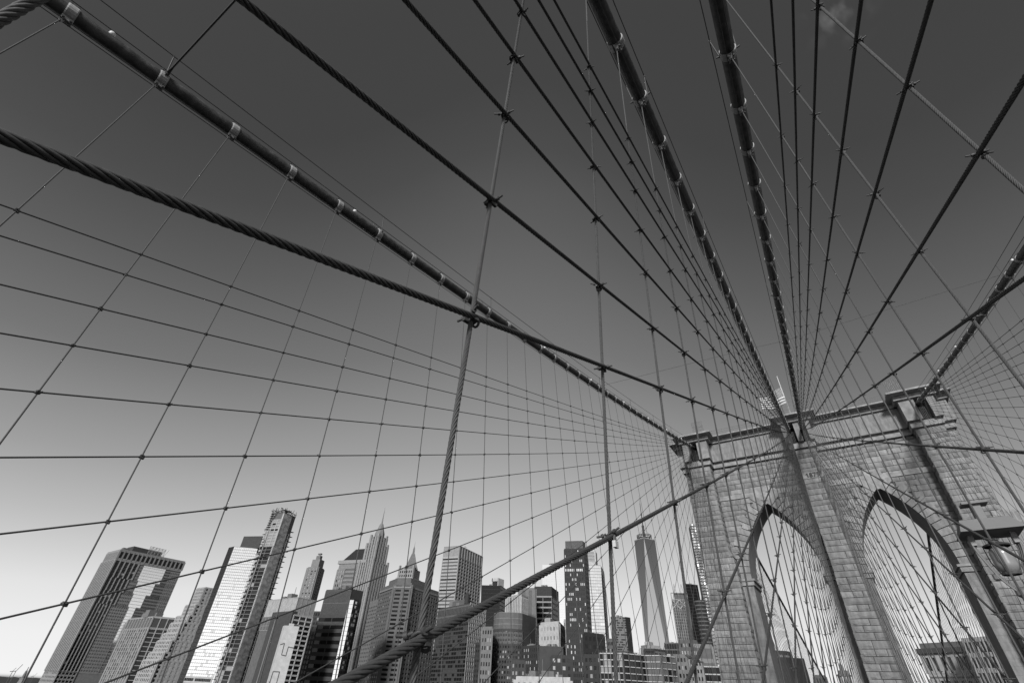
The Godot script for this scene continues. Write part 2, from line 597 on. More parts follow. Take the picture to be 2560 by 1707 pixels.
func build_tower() -> void:
	var t := thing("stone_tower", "grey granite bridge tower with two pointed arches", "tower", Vector3(XC, WATER_Y, -85.6))
	var off := Transform3D(Basis.IDENTITY, -t.position)
	for k in 9: stone_units.append(make_stone_unit(0.22 + 0.03 * k, 50 + k))
	for k in 4: flat_units.append(make_stone_unit(0.05, 80 + k))
	# --- cores
	var core := MB.new()
	for side in [-1, 0, 1]:
		for seg in [[-4.0, 18.5], [18.5, 32.6]]:
			var e0 := shaft_x(side, seg[0] + 0.01)
			var e1 := shaft_x(side, seg[1] - 0.01)
			var zf := ZS - 0.16
			var zr := -170.9 - zf
			var q := []
			for e in [[e0, seg[0]], [e1, seg[1]]]:
				q.append([Vector3(e[0][0] + 0.1, e[1], zf), Vector3(e[0][1] - 0.1, e[1], zf), Vector3(e[0][1] - 0.1, e[1], zr), Vector3(e[0][0] + 0.1, e[1], zr)])
			for i in 4:
				core.quad(q[0][i], q[1][i], q[1][(i + 1) % 4], q[0][(i + 1) % 4])
			core.quad(q[1][0], q[1][3], q[1][2], q[1][1])
		var e := shaft_x(side, -3.9)
		core.span(Vector3(e[0] - 0.4, WATER_Y, ZS + 0.5), Vector3(e[1] + 0.4, -4.0, -171.4 - ZS))
	# wall round the arches: horizontal strips, front and back
	var zf := ZW - 0.16
	for bay in 2:
		var cx: float = ARCH_X[bay]
		var outer := XC - 15.5 if bay == 0 else XC + 15.5
		for s in [-1.0, 1.0]:
			var far := outer if (s < 0) == (bay == 0) else XC
			var prev_y := WATER_Y
			var prev_x: float = cx + s * A_HALF
			for i in 25:
				var y := A_SPRING + A_RISE * i / 24.0
				var x: float = cx + s * maxf(arch_half(y), 0.0)
				for zz in [zf, ZB]:
					core.quad(Vector3(prev_x, prev_y, zz), Vector3(x, y, zz), Vector3(far, y, zz), Vector3(far, prev_y, zz))
				prev_x = x
				prev_y = y
		var yy := A_SPRING + A_RISE
		for zz in [zf, ZB]:
			core.quad(Vector3(XC, yy, zz), Vector3(XC, 37.0, zz), Vector3(outer, 37.0, zz), Vector3(outer, yy, zz))
	# outer strips beside the outer shafts
	for s in [-1.0, 1.0]:
		core.span(Vector3(XC + s * 15.0, WATER_Y, zf), Vector3(XC + s * 18.7, 37.0, ZB))
	part("core", core.mesh(M.mortar), t, off)
	var sof := MB.new()
	for bay in 2:
		var cx: float = ARCH_X[bay]
		for s in [-1.0, 1.0]:
			var prev := Vector2(cx + s * A_HALF, WATER_Y)
			for i in 25:
				var y := A_SPRING + A_RISE * i / 24.0
				var c := Vector2(cx + s * maxf(arch_half(y), 0.0), y)
				sof.quad(Vector3(prev.x, prev.y, ZW + 0.02), Vector3(c.x, c.y, ZW + 0.02), Vector3(c.x, c.y, ZB), Vector3(prev.x, prev.y, ZB))
				prev = c
	part("arch_soffits", sof.mesh(M.stone2), t, off)
	# --- stones
	var front := func(z: float) -> Callable:
		return func(c, y, w, h, rough): put_stone(Vector3(c, y, z), w, h, 0.0, rough)
	for side in [-1, 0, 1]:
		courses(func(y): return shaft_x(side, y)[0], func(y): return shaft_x(side, y)[1], 0.5, 32.6, front.call(ZS))
	# reveals of the shafts that turn towards the middle
	for q in [[-1, 1, PI / 2], [1, 0, -PI / 2], [0, 1, PI / 2], [0, 0, -PI / 2]]:
		courses(func(_y): return ZW, func(_y): return ZS - 0.02, 0.5, 32.6,
			func(c, y, w, h, rough): put_stone(Vector3(shaft_x(q[0], y)[q[1]], y, c), w, h, q[2], rough))
	# wall beside and above the arches
	for bay in 2:
		var cx: float = ARCH_X[bay]
		var ring := 1.35
		for s in [-1.0, 1.0]:
			var shaft_side := 0
			if bay == 0 and s < 0: shaft_side = -1
			if bay == 1 and s > 0: shaft_side = 1
			var edge := func(y): return shaft_x(shaft_side, y)[1 if s < 0 else 0]
			var jamb := func(y): return cx + s * A_HALF
			var ext := func(y):
				var h := arch_half(y - 0.3, ring)
				return cx + s * maxf(h, 0.0) if y < A_SPRING + A_RISE + 1.0 else cx
			if s < 0:
				courses(edge, jamb, 0.5, A_SPRING - 0.9, front.call(ZW), false, 0.75)
				courses(edge, ext, A_SPRING, 32.6, front.call(ZW))
			else:
				courses(jamb, edge, 0.5, A_SPRING - 0.9, front.call(ZW), false, 0.75)
				courses(ext, edge, A_SPRING, 32.6, front.call(ZW))
	# outer strips
	courses(func(_y): return XC - 18.7, func(y): return shaft_x(-1, y)[0], 0.5, 33.0, front.call(ZW))
	courses(func(y): return shaft_x(1, y)[1], func(_y): return XC + 18.7, 0.5, 33.0, front.call(ZW))
	# dressed panels above the string courses
	courses(func(_y): return XC - 13.8, func(_y): return XC - 1.95, 33.5, 36.6, front.call(ZW + 1.1), false, 1.0)
	courses(func(_y): return XC + 1.95, func(_y): return XC + 13.8, 33.5, 36.6, front.call(ZW + 1.1), false, 1.0)
	stones.sort_custom(func(a, b): return a[1] * (2.0 if a[0].origin.z > -81.5 else 1.0) > b[1] * (2.0 if b[0].origin.z > -81.5 else 1.0))
	var meshes := {}
	var rest := {}
	for k in stones.size():
		var st: Array = stones[k]
		var units: Array = stone_units if st[3] else flat_units
		var u := k % units.size()
		if k < 300:
			var key := "%s%d_%d" % ["r" if st[3] else "f", u, st[2]]
			if not meshes.has(key): meshes[key] = units[u].mesh(M["stone%d" % st[2]])
			part("stone", meshes[key], t, off * st[0])
		else:
			if not rest.has(st[2]): rest[st[2]] = MB.new()
			var mb: MB = rest[st[2]]
			var src: MB = units[u]
			var xf: Transform3D = st[0]
			var nb := xf.basis.inverse().transposed()
			var k0 := mb.v.size()
			for i in src.v.size():
				mb.v.append(xf * src.v[i]); mb.n.append((nb * src.n[i]).normalized())
			for i in src.ix: mb.ix.append(k0 + i)
	for k in rest: part("small_stones", rest[k].mesh(M["stone%d" % k]), t, off, "stuff")
	# --- voussoirs and keystones
	for bay in 2:
		var cx: float = ARCH_X[bay]
		for s in [-1.0, 1.0]:
			var a_end := asin(A_RISE / A_R)
			var cnt := 14
			for i in cnt:
				var a0 := a_end * i / cnt
				var a1 := a_end * (i + 0.9) / cnt
				var thick: float = [1.4, 2.15][i % 2] + rng.randf_range(-0.1, 0.1)
				var o := Vector2(cx + s * (A_HALF - A_R), A_SPRING)
				var m := MB.new()
				var zq := ZW + 0.19 + rng.randf_range(-0.02, 0.03)
				var c := []
				for q in [[a0, A_R], [a0, A_R + thick], [a1, A_R + thick], [a1, A_R]]:
					c.append(o + Vector2(s * cos(q[0]) * q[1], sin(q[0]) * q[1]))
				var p := func(q: Vector2, z: float) -> Vector3: return Vector3((minf(q.x, cx - 0.02) if s < 0 else maxf(q.x, cx + 0.02)), q.y, z)
				m.quad(p.call(c[0], zq), p.call(c[3], zq), p.call(c[2], zq), p.call(c[1], zq))
				for e in 4:
					m.quad(p.call(c[e], zq), p.call(c[(e + 1) % 4], zq), p.call(c[(e + 1) % 4], ZW - 0.3), p.call(c[e], ZW - 0.3))
				part("voussoir", m.mesh(M["stone%d" % (2 + (i * 7 + bay) % 3)]), t, off)
		var key := MB.new()
		var ky := A_SPRING + A_RISE
		var kz := ZW + 0.2
		var poly := [Vector2(-0.1, -0.25), Vector2(-1.25, 1.15), Vector2(-1.05, 2.55), Vector2(1.05, 2.55), Vector2(1.25, 1.15), Vector2(0.1, -0.25)]
		for e in 6:
			var a: Vector2 = poly[e]
			var b: Vector2 = poly[(e + 1) % 6]
			key.quad(Vector3(cx + a.x, ky + a.y, kz), Vector3(cx + b.x, ky + b.y, kz), Vector3(cx + b.x, ky + b.y, ZW - 0.3), Vector3(cx + a.x, ky + a.y, ZW - 0.3))
		key.quad(Vector3(cx + poly[0].x, ky + poly[0].y, kz), Vector3(cx + poly[1].x, ky + poly[1].y, kz), Vector3(cx + poly[4].x, ky + poly[4].y, kz), Vector3(cx + poly[5].x, ky + poly[5].y, kz))
		key.quad(Vector3(cx + poly[1].x, ky + poly[1].y, kz), Vector3(cx + poly[2].x, ky + poly[2].y, kz), Vector3(cx + poly[3].x, ky + poly[3].y, kz), Vector3(cx + poly[4].x, ky + poly[4].y, kz))
		part("keystone", key.mesh(M.dressed2), t, off)
		# drip course beside the keystone
		var drip := MB.new()
		for s in [-1.0, 1.0]:
			var far: float = shaft_x(-1 if bay == 0 and s < 0 else (1 if bay == 1 and s > 0 else 0), 28.0)[1 if s < 0 else 0]
			drip.span(Vector3(cx + s * 1.1, ky + 1.15, ZW - 0.2), Vector3(far, ky + 1.85, ZW + 0.19))
		part("belt_course", drip.mesh(M.dressed2), t, off)
	# --- imposts
	for bay in 2:
		var cx: float = ARCH_X[bay]
		for s in [-1.0, 1.0]:
			var m := MB.new()
			var e: float = shaft_x(-1 if bay == 0 and s < 0 else (1 if bay == 1 and s > 0 else 0), 15.0)[1 if s < 0 else 0]
			var tip: float = cx + s * (A_HALF - 0.4)
			m.span(Vector3(e, A_SPRING - 0.28, ZB - 0.3), Vector3(tip, A_SPRING, ZW + 0.42))
			m.span(Vector3(e, A_SPRING - 0.85, ZB - 0.1), Vector3(tip + s * 0.2, A_SPRING - 0.28, ZW + 0.25))
			part("impost", m.mesh(M.dressed2), t, off)
	# --- string courses, panels, frieze and cornice
	var zback := func(z: float) -> float: return -171.2 - z
	var wall_part := func(called: String, y0: float, y1: float, dz: float, m: Material) -> void:
		var b := MB.new()
		b.span(Vector3(XC - 18.7 - dz * 0.5, y0, ZW + dz), Vector3(XC + 18.7 + dz * 0.5, y1, zback.call(ZW + dz)))
		part(called, b.mesh(m), t, off)
	wall_part.call("string_course", 32.6, 33.45, 0.5, M.dressed2)
	wall_part.call("wall_panel", 33.45, 36.62, 1.08, M.dressed)
	wall_part.call("frieze", 36.62, 37.26, 1.5, M.dressed2)
	wall_part.call("cornice", 37.26, 37.5, 2.7, M.dressed2)
	wall_part.call("parapet", 37.5, 37.8, 1.6, M.dressed)
	var specs := [[-1, [15.12, 2.05]], [1, [15.12, 2.05]]]
	for side in [-1, 0, 1]:
		var cx: float = XC + side * 15.62
		var hw := 1.75 if side != 0 else 1.75
		if side == 0: hw = 1.7
		var grow := [0.12, 0.3, 0.75, 1.45]
		# slots through which the cables and stays pass
		var slots := []
		if side == 0: slots = [[-0.42, 0.66], [1.4, 2.3]]
		elif side < 0: slots = [[-15.75, -14.35]]
		else: slots = [[16.3, 17.7]]
		var b := MB.new()
		b.span(Vector3(cx - hw - grow[0], 32.6, ZS + 0.5), Vector3(cx + hw + grow[0], 33.45, zback.call(ZS + 0.5)))
		part("string_course", b.mesh(M.dressed2), t, off)
		# the panel in cheeks between the slots
		var edges := [cx - hw - grow[1]]
		for q in slots: edges.append(q[0]); edges.append(q[1])
		edges.append(cx + hw + grow[1])
		for k in range(0, edges.size(), 2):
			b = MB.new()
			b.span(Vector3(edges[k], 33.45, ZS + 1.12), Vector3(edges[k + 1], 36.62, zback.call(ZS + 1.12)))
			part("panel_cheek", b.mesh(M.dressed), t, off)
		b = MB.new()
		for q in slots:
			b.span(Vector3(q[0] - 0.02, 33.45, -84.6), Vector3(q[1] + 0.02, 36.62, -86.4))
		part("slot_back", b.mesh(M.mortar), t, off)
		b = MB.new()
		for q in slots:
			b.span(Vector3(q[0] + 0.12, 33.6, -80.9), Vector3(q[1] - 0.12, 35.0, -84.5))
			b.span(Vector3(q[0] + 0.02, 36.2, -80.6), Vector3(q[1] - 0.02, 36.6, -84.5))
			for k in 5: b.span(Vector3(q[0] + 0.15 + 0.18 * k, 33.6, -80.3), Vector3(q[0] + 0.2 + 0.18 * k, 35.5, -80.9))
		part("shade_saddle", b.mesh(M.shade_iron), t, off)  # dark saddle blocks added so the slots read as deep shade
		b = MB.new()
		b.span(Vector3(cx - hw - grow[2], 36.62, ZS + 1.55), Vector3(cx + hw + grow[2], 37.26, zback.call(ZS + 1.55)))
		part("frieze", b.mesh(M.dressed2), t, off)
		b = MB.new()
		b.span(Vector3(cx - hw - grow[3], 37.26, ZS + 2.8), Vector3(cx + hw + grow[3], 37.52, zback.call(ZS + 2.8)))
		part("cornice", b.mesh(M.dressed2), t, off)
		b = MB.new()
		b.span(Vector3(cx - hw - 0.9, 37.52, ZS + 1.8), Vector3(cx + hw + 0.9, 37.85, zback.call(ZS + 1.8)))
		part("parapet", b.mesh(M.dressed), t, off)
		# weathered set-off of the outer shafts
		if side != 0:
			var w := MB.new()
			var e := shaft_x(side, 18.0)
			var xin: float = e[1] if side < 0 else e[0]
			var sgn := -1.0 if side > 0 else 1.0
			w.quad(Vector3(xin, 18.3, ZS + 0.06), Vector3(xin - sgn * 0.45, 19.6, ZS + 0.02), Vector3(xin - sgn * 0.45, 19.6, ZW), Vector3(xin, 18.3, ZW))
			w.quad(Vector3(xin - sgn * 0.6, 18.3, ZS + 0.06), Vector3(xin - sgn * 0.6, 19.6, ZS + 0.05), Vector3(xin - sgn * 0.45, 19.6, ZS + 0.05), Vector3(xin, 18.3, ZS + 0.06))
			part("weathering", w.mesh(M.dressed), t, off)
	# date stone
	var ds := MB.new()
	ds.span(Vector3(XC - 1.5, 27.9, ZS - 0.1), Vector3(XC + 1.5, 28.85, ZS + 0.16))
	var dn := part("date_stone", ds.mesh(M.dressed2), t, off)
	var tm := TextMesh.new()
	tm.text = "1875"
	var fnt := SystemFont.new()
	fnt.font_names = PackedStringArray(["Droid Sans"])
	fnt.font_weight = 700
	tm.font = fnt
	tm.font_size = 64
	tm.pixel_size = 0.0135
	tm.depth = 0.1
	tm.material = M.c12
	var num := part("date", tm, dn)
	num.position = Vector3(XC, 28.37, ZS + 0.2)
	# railings along the top
	var rl := MB.new()
	for q in [[XC - 18.0, XC + 18.0, ZW + 2.3, 37.45]]:
		for k in 3:
			rl.rod(Vector3(q[0], q[3] + 0.35 * (k + 1), q[2]), Vector3(q[1], q[3] + 0.35 * (k + 1), q[2]), 0.03, 4)
		var x: float = q[0]
		while x < q[1]:
			rl.rod(Vector3(x, q[3] - 0.1, q[2]), Vector3(x, q[3] + 1.1, q[2]), 0.02, 4)
			x += 1.8
	part("railing", rl.mesh(M.steel), t, off)
	var cage := MB.new()
	for x in [XC - 1.0, XC, XC + 1.0]:
		for z in [ZS + 1.2, ZS - 1.0]:
			cage.rod(Vector3(x, 38.3, z), Vector3(x, 41.0, z), 0.03, 5)
	for k in 4:
		cage.rod(Vector3(XC - 1.0, 38.9 + 0.65 * k, ZS + 1.2), Vector3(XC + 1.0, 38.9 + 0.65 * k, ZS + 1.2), 0.025, 5)
		for x in [XC - 1.0, XC + 1.0]:
			cage.rod(Vector3(x, 38.9 + 0.65 * k, ZS + 1.2), Vector3(x, 38.9 + 0.65 * k, ZS - 1.0), 0.025, 5)
	part("ladder_cage", cage.mesh(M.steel), t, off)
	# saddles' anti-climb fences: bent spikes above the outer shafts
	var side_names := ["left", "right"]
	for k in 2:
		var cx := XC - 14.4 if k == 0 else XC + 14.0
		var f := MB.new()
		for j in 9:
			var x := cx - 0.9 + 0.22 * j
			f.rod(Vector3(x, 37.7, ZS + 1.3), Vector3(x + rng.randf_range(-0.1, 0.1), 40.2, ZS + 1.3), 0.05, 4)
			if j < 8: f.rod(Vector3(x, 38.6 + 0.2 * (j % 3), ZS + 1.3), Vector3(x + 0.22, 40.0 - 0.15 * (j % 3), ZS + 1.3), 0.045, 4)
		for y in [38.6, 39.4, 40.1]: f.rod(Vector3(cx - 0.95, y, ZS + 1.3), Vector3(cx + 0.95, y, ZS + 1.3), 0.02, 4)
		solo("spiked_fence", f.mesh(M.steel), "small spiked wire fence on top of the tower's %s shaft" % side_names[k], "fence")

# ------------------------------------------------------------------ flag, lamp, padlock
func build_details() -> void:
	# flag
	var f := thing("flag", "striped and starred flag flying from a white pole on the tower top", "flag", Vector3(0.95, 37.8, -83.5))
	var pm := MB.new()
	pm.rod(Vector3.ZERO, Vector3(0, 9.6, 0), 0.1, 8, 0.06)
	pm.lathe([[0.0, 9.55], [0.13, 9.65], [0.13, 9.75], [0.0, 9.85]], 8)
	part("pole", pm.mesh(M.white), f)
	var fp := func(u: float, v: float) -> Vector3:
		# u along the fly 0..1, v down the hoist 0..1; the fly droops to the left
		var H := lerpf(3.5, 2.6, u)
		return Vector3(-u * 3.9, 7.6 - v * H - u * 1.4 - 0.2 * sin(u * 5.0) * u, 0.4 * sin(u * 7.0 + v * 1.2) * (0.25 + u))
	for k in 13:
		var m := MB.new()
		for i in 18:
			var u0 := i / 18.0
			var u1 := (i + 1) / 18.0
			if k < 7 and u1 <= 0.4: continue
			m.quad(fp.call(u0, k / 13.0), fp.call(u1, k / 13.0), fp.call(u1, (k + 1) / 13.0), fp.call(u0, (k + 1) / 13.0))
		part("stripe", m.mesh(M.bolt if k % 2 == 0 else M.white), f)
	var cm := MB.new()
	for i in 8:
		for j in 7:
			cm.quad(fp.call(i * 0.05, j / 13.0), fp.call((i + 1) * 0.05, j / 13.0), fp.call((i + 1) * 0.05, (j + 1) / 13.0), fp.call(i * 0.05, (j + 1) / 13.0))
	var cn := part("canton", cm.mesh(M.clamp), f)
	var sm := MB.new()
	for r in 9:
		for c in (6 if r % 2 == 0 else 5):
			var u := 0.033 * (2 * c + (1 if r % 2 == 0 else 2)) 
			var v := (r + 1) * 7.0 / 13.0 / 10.0
			for sgn in [-1.0, 1.0]:
				var p: Vector3 = fp.call(u, v) + Vector3(0, 0, 0.03 * sgn)
				var pts := []
				for a in 10:
					var rad := 0.1 if a % 2 == 0 else 0.045
					pts.append(p + Vector3(sin(TAU * a / 10.0), cos(TAU * a / 10.0), 0) * rad)
				for a in 10: sm.tri(p, pts[a], pts[(a + 1) % 10])
	part("stars", sm.mesh(M.white), cn, Transform3D.IDENTITY, "stuff")
	# lamp post on the far side of the right net
	var base := Vector3(3.4, -1.65, -16.4)
	var l := thing("lamp_post", "ornate lamp with broad flat hood and glass globe before the tower's right shaft", "lamp", base)
	var yb := 4.15
	var b := MB.new()
	b.lathe([[0.2, 0.0], [0.2, 0.3], [0.11, 0.4], [0.075, 0.9], [0.06, yb - 0.2], [0.12, yb - 0.15], [0.12, yb - 0.05], [0.05, yb]], 12)
	part("post", b.mesh(M.steel), l)
	for s in [-1.0, 1.0]:
		b = MB.new()
		var arm := PackedVector3Array()
		for k in 17:
			var u := k / 16.0
			arm.append(Vector3(s * (0.04 + 0.36 * sin(minf(u * 2.1, PI / 2)) + 0.02 * sin(u * 9.0)), yb - 0.1 + 1.32 * u, 0))
		for q in [-0.05, 0.0, 0.05]:
			var pp := PackedVector3Array()
			for k in arm: pp.append(k + Vector3(q * 0.5 * s, 0, q))
			b.tube(pp, 0.022, 6)
		b.box(Vector3(s * 0.4, yb + 1.1, 0), Vector3(0.1, 0.3, 0.16))
		b.lathe([[0.0, -0.09], [0.07, -0.05], [0.07, 0.05], [0.0, 0.09]], 8, Vector3(s * 0.3, yb + 0.25, 0.0))
		part("scroll_arm", b.mesh(M.steel), l)
	b = MB.new()
	var hy := yb + 1.22
	var w0 := 0.6
	var d0 := 0.5
	var cr := [Vector3(-w0, hy, d0), Vector3(w0, hy, d0), Vector3(w0, hy, -d0), Vector3(-w0, hy, -d0)]
	var lo := []
	for c in cr: lo.append(c + Vector3(0, -0.025, 0))
	var hi := []
	for c in cr: hi.append(Vector3(c.x * 0.8, hy + 0.3, c.z * 0.45))
	for k in 4:
		var j := (k + 1) % 4
		b.quad(cr[j], hi[j], hi[k], cr[k])
		b.quad(lo[j], cr[j], cr[k], lo[k])
	b.quad(hi[0], hi[3], hi[2], hi[1])
	b.quad(lo[0], lo[1], lo[2], lo[3])
	part("hood", b.mesh(M.c32), l)
	b = MB.new()
	b.span(Vector3(-0.1, hy + 0.15, -0.1), Vector3(0.1, hy + 0.68, 0.1))
	b.span(Vector3(-0.26, hy + 0.68, -0.2), Vector3(0.26, hy + 0.73, 0.2))
	part("chimney", b.mesh(M.c32), l)
	var gs := CapsuleMesh.new()
	gs.radius = 0.22; gs.height = 0.66; gs.radial_segments = 28; gs.rings = 10
	var gm := mat(0.2, 0.25)
	gs.material = gm
	part("globe", gs, l, Transform3D(Basis.IDENTITY, Vector3(0, yb + 0.61, 0)))
	b = MB.new()
	b.lathe([[0.26, yb + 0.9], [0.28, yb + 0.93], [0.1, yb + 1.0], [0.05, yb + 1.15]], 16)
	b.lathe([[0.18, yb + 0.28], [0.19, yb + 0.33], [0.0, yb + 0.34]], 16)
	for k in 4:
		var a := TAU * k / 4.0 + 0.5
		b.tube(PackedVector3Array([Vector3(cos(a) * 0.18, yb + 0.3, sin(a) * 0.18), Vector3(cos(a) * 0.27, yb + 0.6, sin(a) * 0.27), Vector3(cos(a) * 0.27, yb + 0.92, sin(a) * 0.27)]), 0.012, 5)
	part("globe_frame", b.mesh(M.bolt), l)
	# padlock on the clamp where the second suspender crosses the lower stay
	var P: Dictionary = planes[1]
	var z: float = P.zo - S * 2
	var y := stay_y(P, 0.435, z)
	var pl := thing("padlock", "small pale padlock hanging on the clamp of the near left net", "padlock", Vector3(px(P, y) + 0.05, y - 0.045, z + 0.01))
	b = MB.new()
	b.box(Vector3(0, -0.03, 0), Vector3(0.03, 0.055, 0.07))
	part("body", b.mesh(M.white), pl)
	b = MB.new()
	var sh := PackedVector3Array()
	for k in 9: sh.append(Vector3(0, 0.0 + 0.045 * sin(PI * k / 8.0), 0.024 * cos(PI * k / 8.0)))
	b.tube(sh, 0.006, 6)
	part("shackle", b.mesh(M.steel), pl)

# ------------------------------------------------------------------ the city
# a facade between two ground points; frame members stand proud of the panes
func facade(P: Node3D, a: Vector2, b: Vector2, y0: float, y1: float, st: Dictionary) -> void:
	var d := b - a
	var w := d.length()
	var u := d / w
	var n := Vector2(-u.y, u.x)
	if n.dot(a + b) < 0: n = -n
	var h := y1 - y0
	var cols: int = st.cols
	var rows: int = st.rows
	var pf: float = st.get("pier", 0.3)
	var sf: float = st.get("span", 0.3)
	var dp: float = st.get("deep", 0.5)
	var cw := w / cols
	var rh := h / rows
	var bas := Basis(Vector3(u.x, 0, u.y), Vector3.UP, Vector3(n.x, 0, n.y))
	var at := func(s: float, y: float, o: float) -> Vector3:
		return Vector3(a.x + u.x * s + n.x * o, y, a.y + u.y * s + n.y * o)
	var g := MB.new()
	if pf > 0.0:
		for i in cols + 1:
			var pw := pf * cw
			if i == 0 or i == cols: pw *= 1.3
			g.box(at.call(i * cw, (y0 + y1) * 0.5, dp * 0.5 - 0.05), Vector3(pw, h, dp), bas)
	if pf > 0.0: part("piers", g.mesh(st.wall), P, Transform3D.IDENTITY, "stuff")
	g = MB.new()
	if sf > 0.0:
		for j in rows + 1:
			var sh := sf * rh
			g.box(at.call(w * 0.5, y0 + j * rh, dp * 0.4 - 0.06), Vector3(w, sh, dp * 0.8), bas)
		part("spandrels", g.mesh(st.get("span_mat", st.wall)), P, Transform3D.IDENTITY, "stuff")
	# panes, each cell its own quad with one of a few kinds of glass
	var kinds: Array = st.panes     # [material, weight] ...
	var tot := 0.0
	for k in kinds: tot += k[1]
	var sets := []
	for k in kinds: sets.append(MB.new())
	var single: bool = st.get("single", false)
	var unit := {}
	for j in rows:
		var lit_row: bool = rng.randf() < st.get("lit_rows", 0.0)
		for i in cols:
			var r := rng.randf() * tot
			var ki := 0
			while ki < kinds.size() - 1 and r > kinds[ki][1]:
				r -= kinds[ki][1]
				ki += 1
			if lit_row and rng.randf() < 0.75: ki = kinds.size() - 1
			var s0 := i * cw + pf * cw * 0.5
			var s1 := (i + 1) * cw - pf * cw * 0.5
			var q0 := y0 + j * rh + sf * rh * 0.5
			var q1 := y0 + (j + 1) * rh - sf * rh * 0.5
			if single:
				if not unit.has(ki):
					var bm := BoxMesh.new()
					bm.size = Vector3(s1 - s0, q1 - q0, 0.08)
					bm.material = kinds[ki][0]
					unit[ki] = bm
				part("window", unit[ki], P, Transform3D(bas, at.call((s0 + s1) * 0.5, (q0 + q1) * 0.5, 0.02)))
			else:
				sets[ki].quad(at.call(s0, q0, 0.04), at.call(s0, q1, 0.04), at.call(s1, q1, 0.04), at.call(s1, q0, 0.04))
	if not single:
		for k in kinds.size():
			if sets[k].v.size() > 0:
				part("window_panes", sets[k].mesh(kinds[k][0]), P, Transform3D.IDENTITY, "stuff")

func v2(q: Array) -> Vector2:
	return Vector2(q[0], q[1])

# body from its visible roof corners (two or three), facades on the visible sides
func building(called: String, label: String, cor: Array, top: float, wall: Material, styles: Array, back := 25.0, y0 := GROUND_Y, group := "") -> Node3D:
	var p := []
	for c in cor: p.append(v2(c))
	var poly := PackedVector2Array()
	if p.size() == 2:
		var n: Vector2 = (p[0] + p[1]).normalized()
		poly = PackedVector2Array([p[0], p[1], p[1] + n * back, p[0] + n * back])
	elif p.size() == 3:
		poly = PackedVector2Array([p[0], p[1], p[2], p[0] + p[2] - p[1]])
	else:
		for q in p: poly.append(q)
		var n: Vector2 = (p[0] + p[p.size() - 1]).normalized()
		poly.append(p[p.size() - 1] + n * back)
		poly.append(p[0] + n * back)
	var mid := Vector2.ZERO
	for q in poly: mid += q / poly.size()
	var t := thing(called, label, "building", Vector3(mid.x, y0, mid.y), group)
	var inner := Node3D.new()
	var b := MB.new()
	b.prism(poly, y0, top)
	inner.free()
	var off := Transform3D(Basis.IDENTITY, -t.position)
	part("wall", b.mesh(wall), t, off)
	var rp := MB.new()
	for k in 4:
		var q := mid.lerp((p[0] + p[1]) * 0.5, rng.randf_range(0.2, 0.75)).lerp(p[k % p.size()], rng.randf_range(0.1, 0.4))
		var sz: float = p[0].distance_to(p[1]) * rng.randf_range(0.06, 0.16)
		rp.box(Vector3(q.x, top + sz * 0.3, q.y), Vector3(sz, sz * rng.randf_range(0.5, 0.9), sz))
	rp.rod(Vector3(mid.x, top, mid.y), Vector3(mid.x, top + p[0].distance_to(p[1]) * 0.25, mid.y), p[0].distance_to(p[1]) * 0.006, 4)
	part("roof_plant", rp.mesh(M.c25), t, off)
	for k in styles.size():
		if styles[k] == null or k + 1 >= p.size(): continue
		var st: Dictionary = styles[k]
		facade(t, p[k] - Vector2(mid.x, mid.y), p[k + 1] - Vector2(mid.x, mid.y), st.get("y0", y0) - y0, st.get("y1", top) - y0, _seen(st, mid))
	return t

func _seen(st: Dictionary, mid: Vector2) -> Dictionary:
	return st

# a box or prism added to a building as a part
func lump(t: Node3D, called: String, cor: Array, y0: float, y1: float, m: Material) -> MeshInstance3D:
	var poly := PackedVector2Array()
	for c in cor: poly.append(v2(c))
	var b := MB.new()
	b.prism(poly, y0, y1)
	return part(called, b.mesh(m), t, Transform3D(Basis.IDENTITY, -t.position))

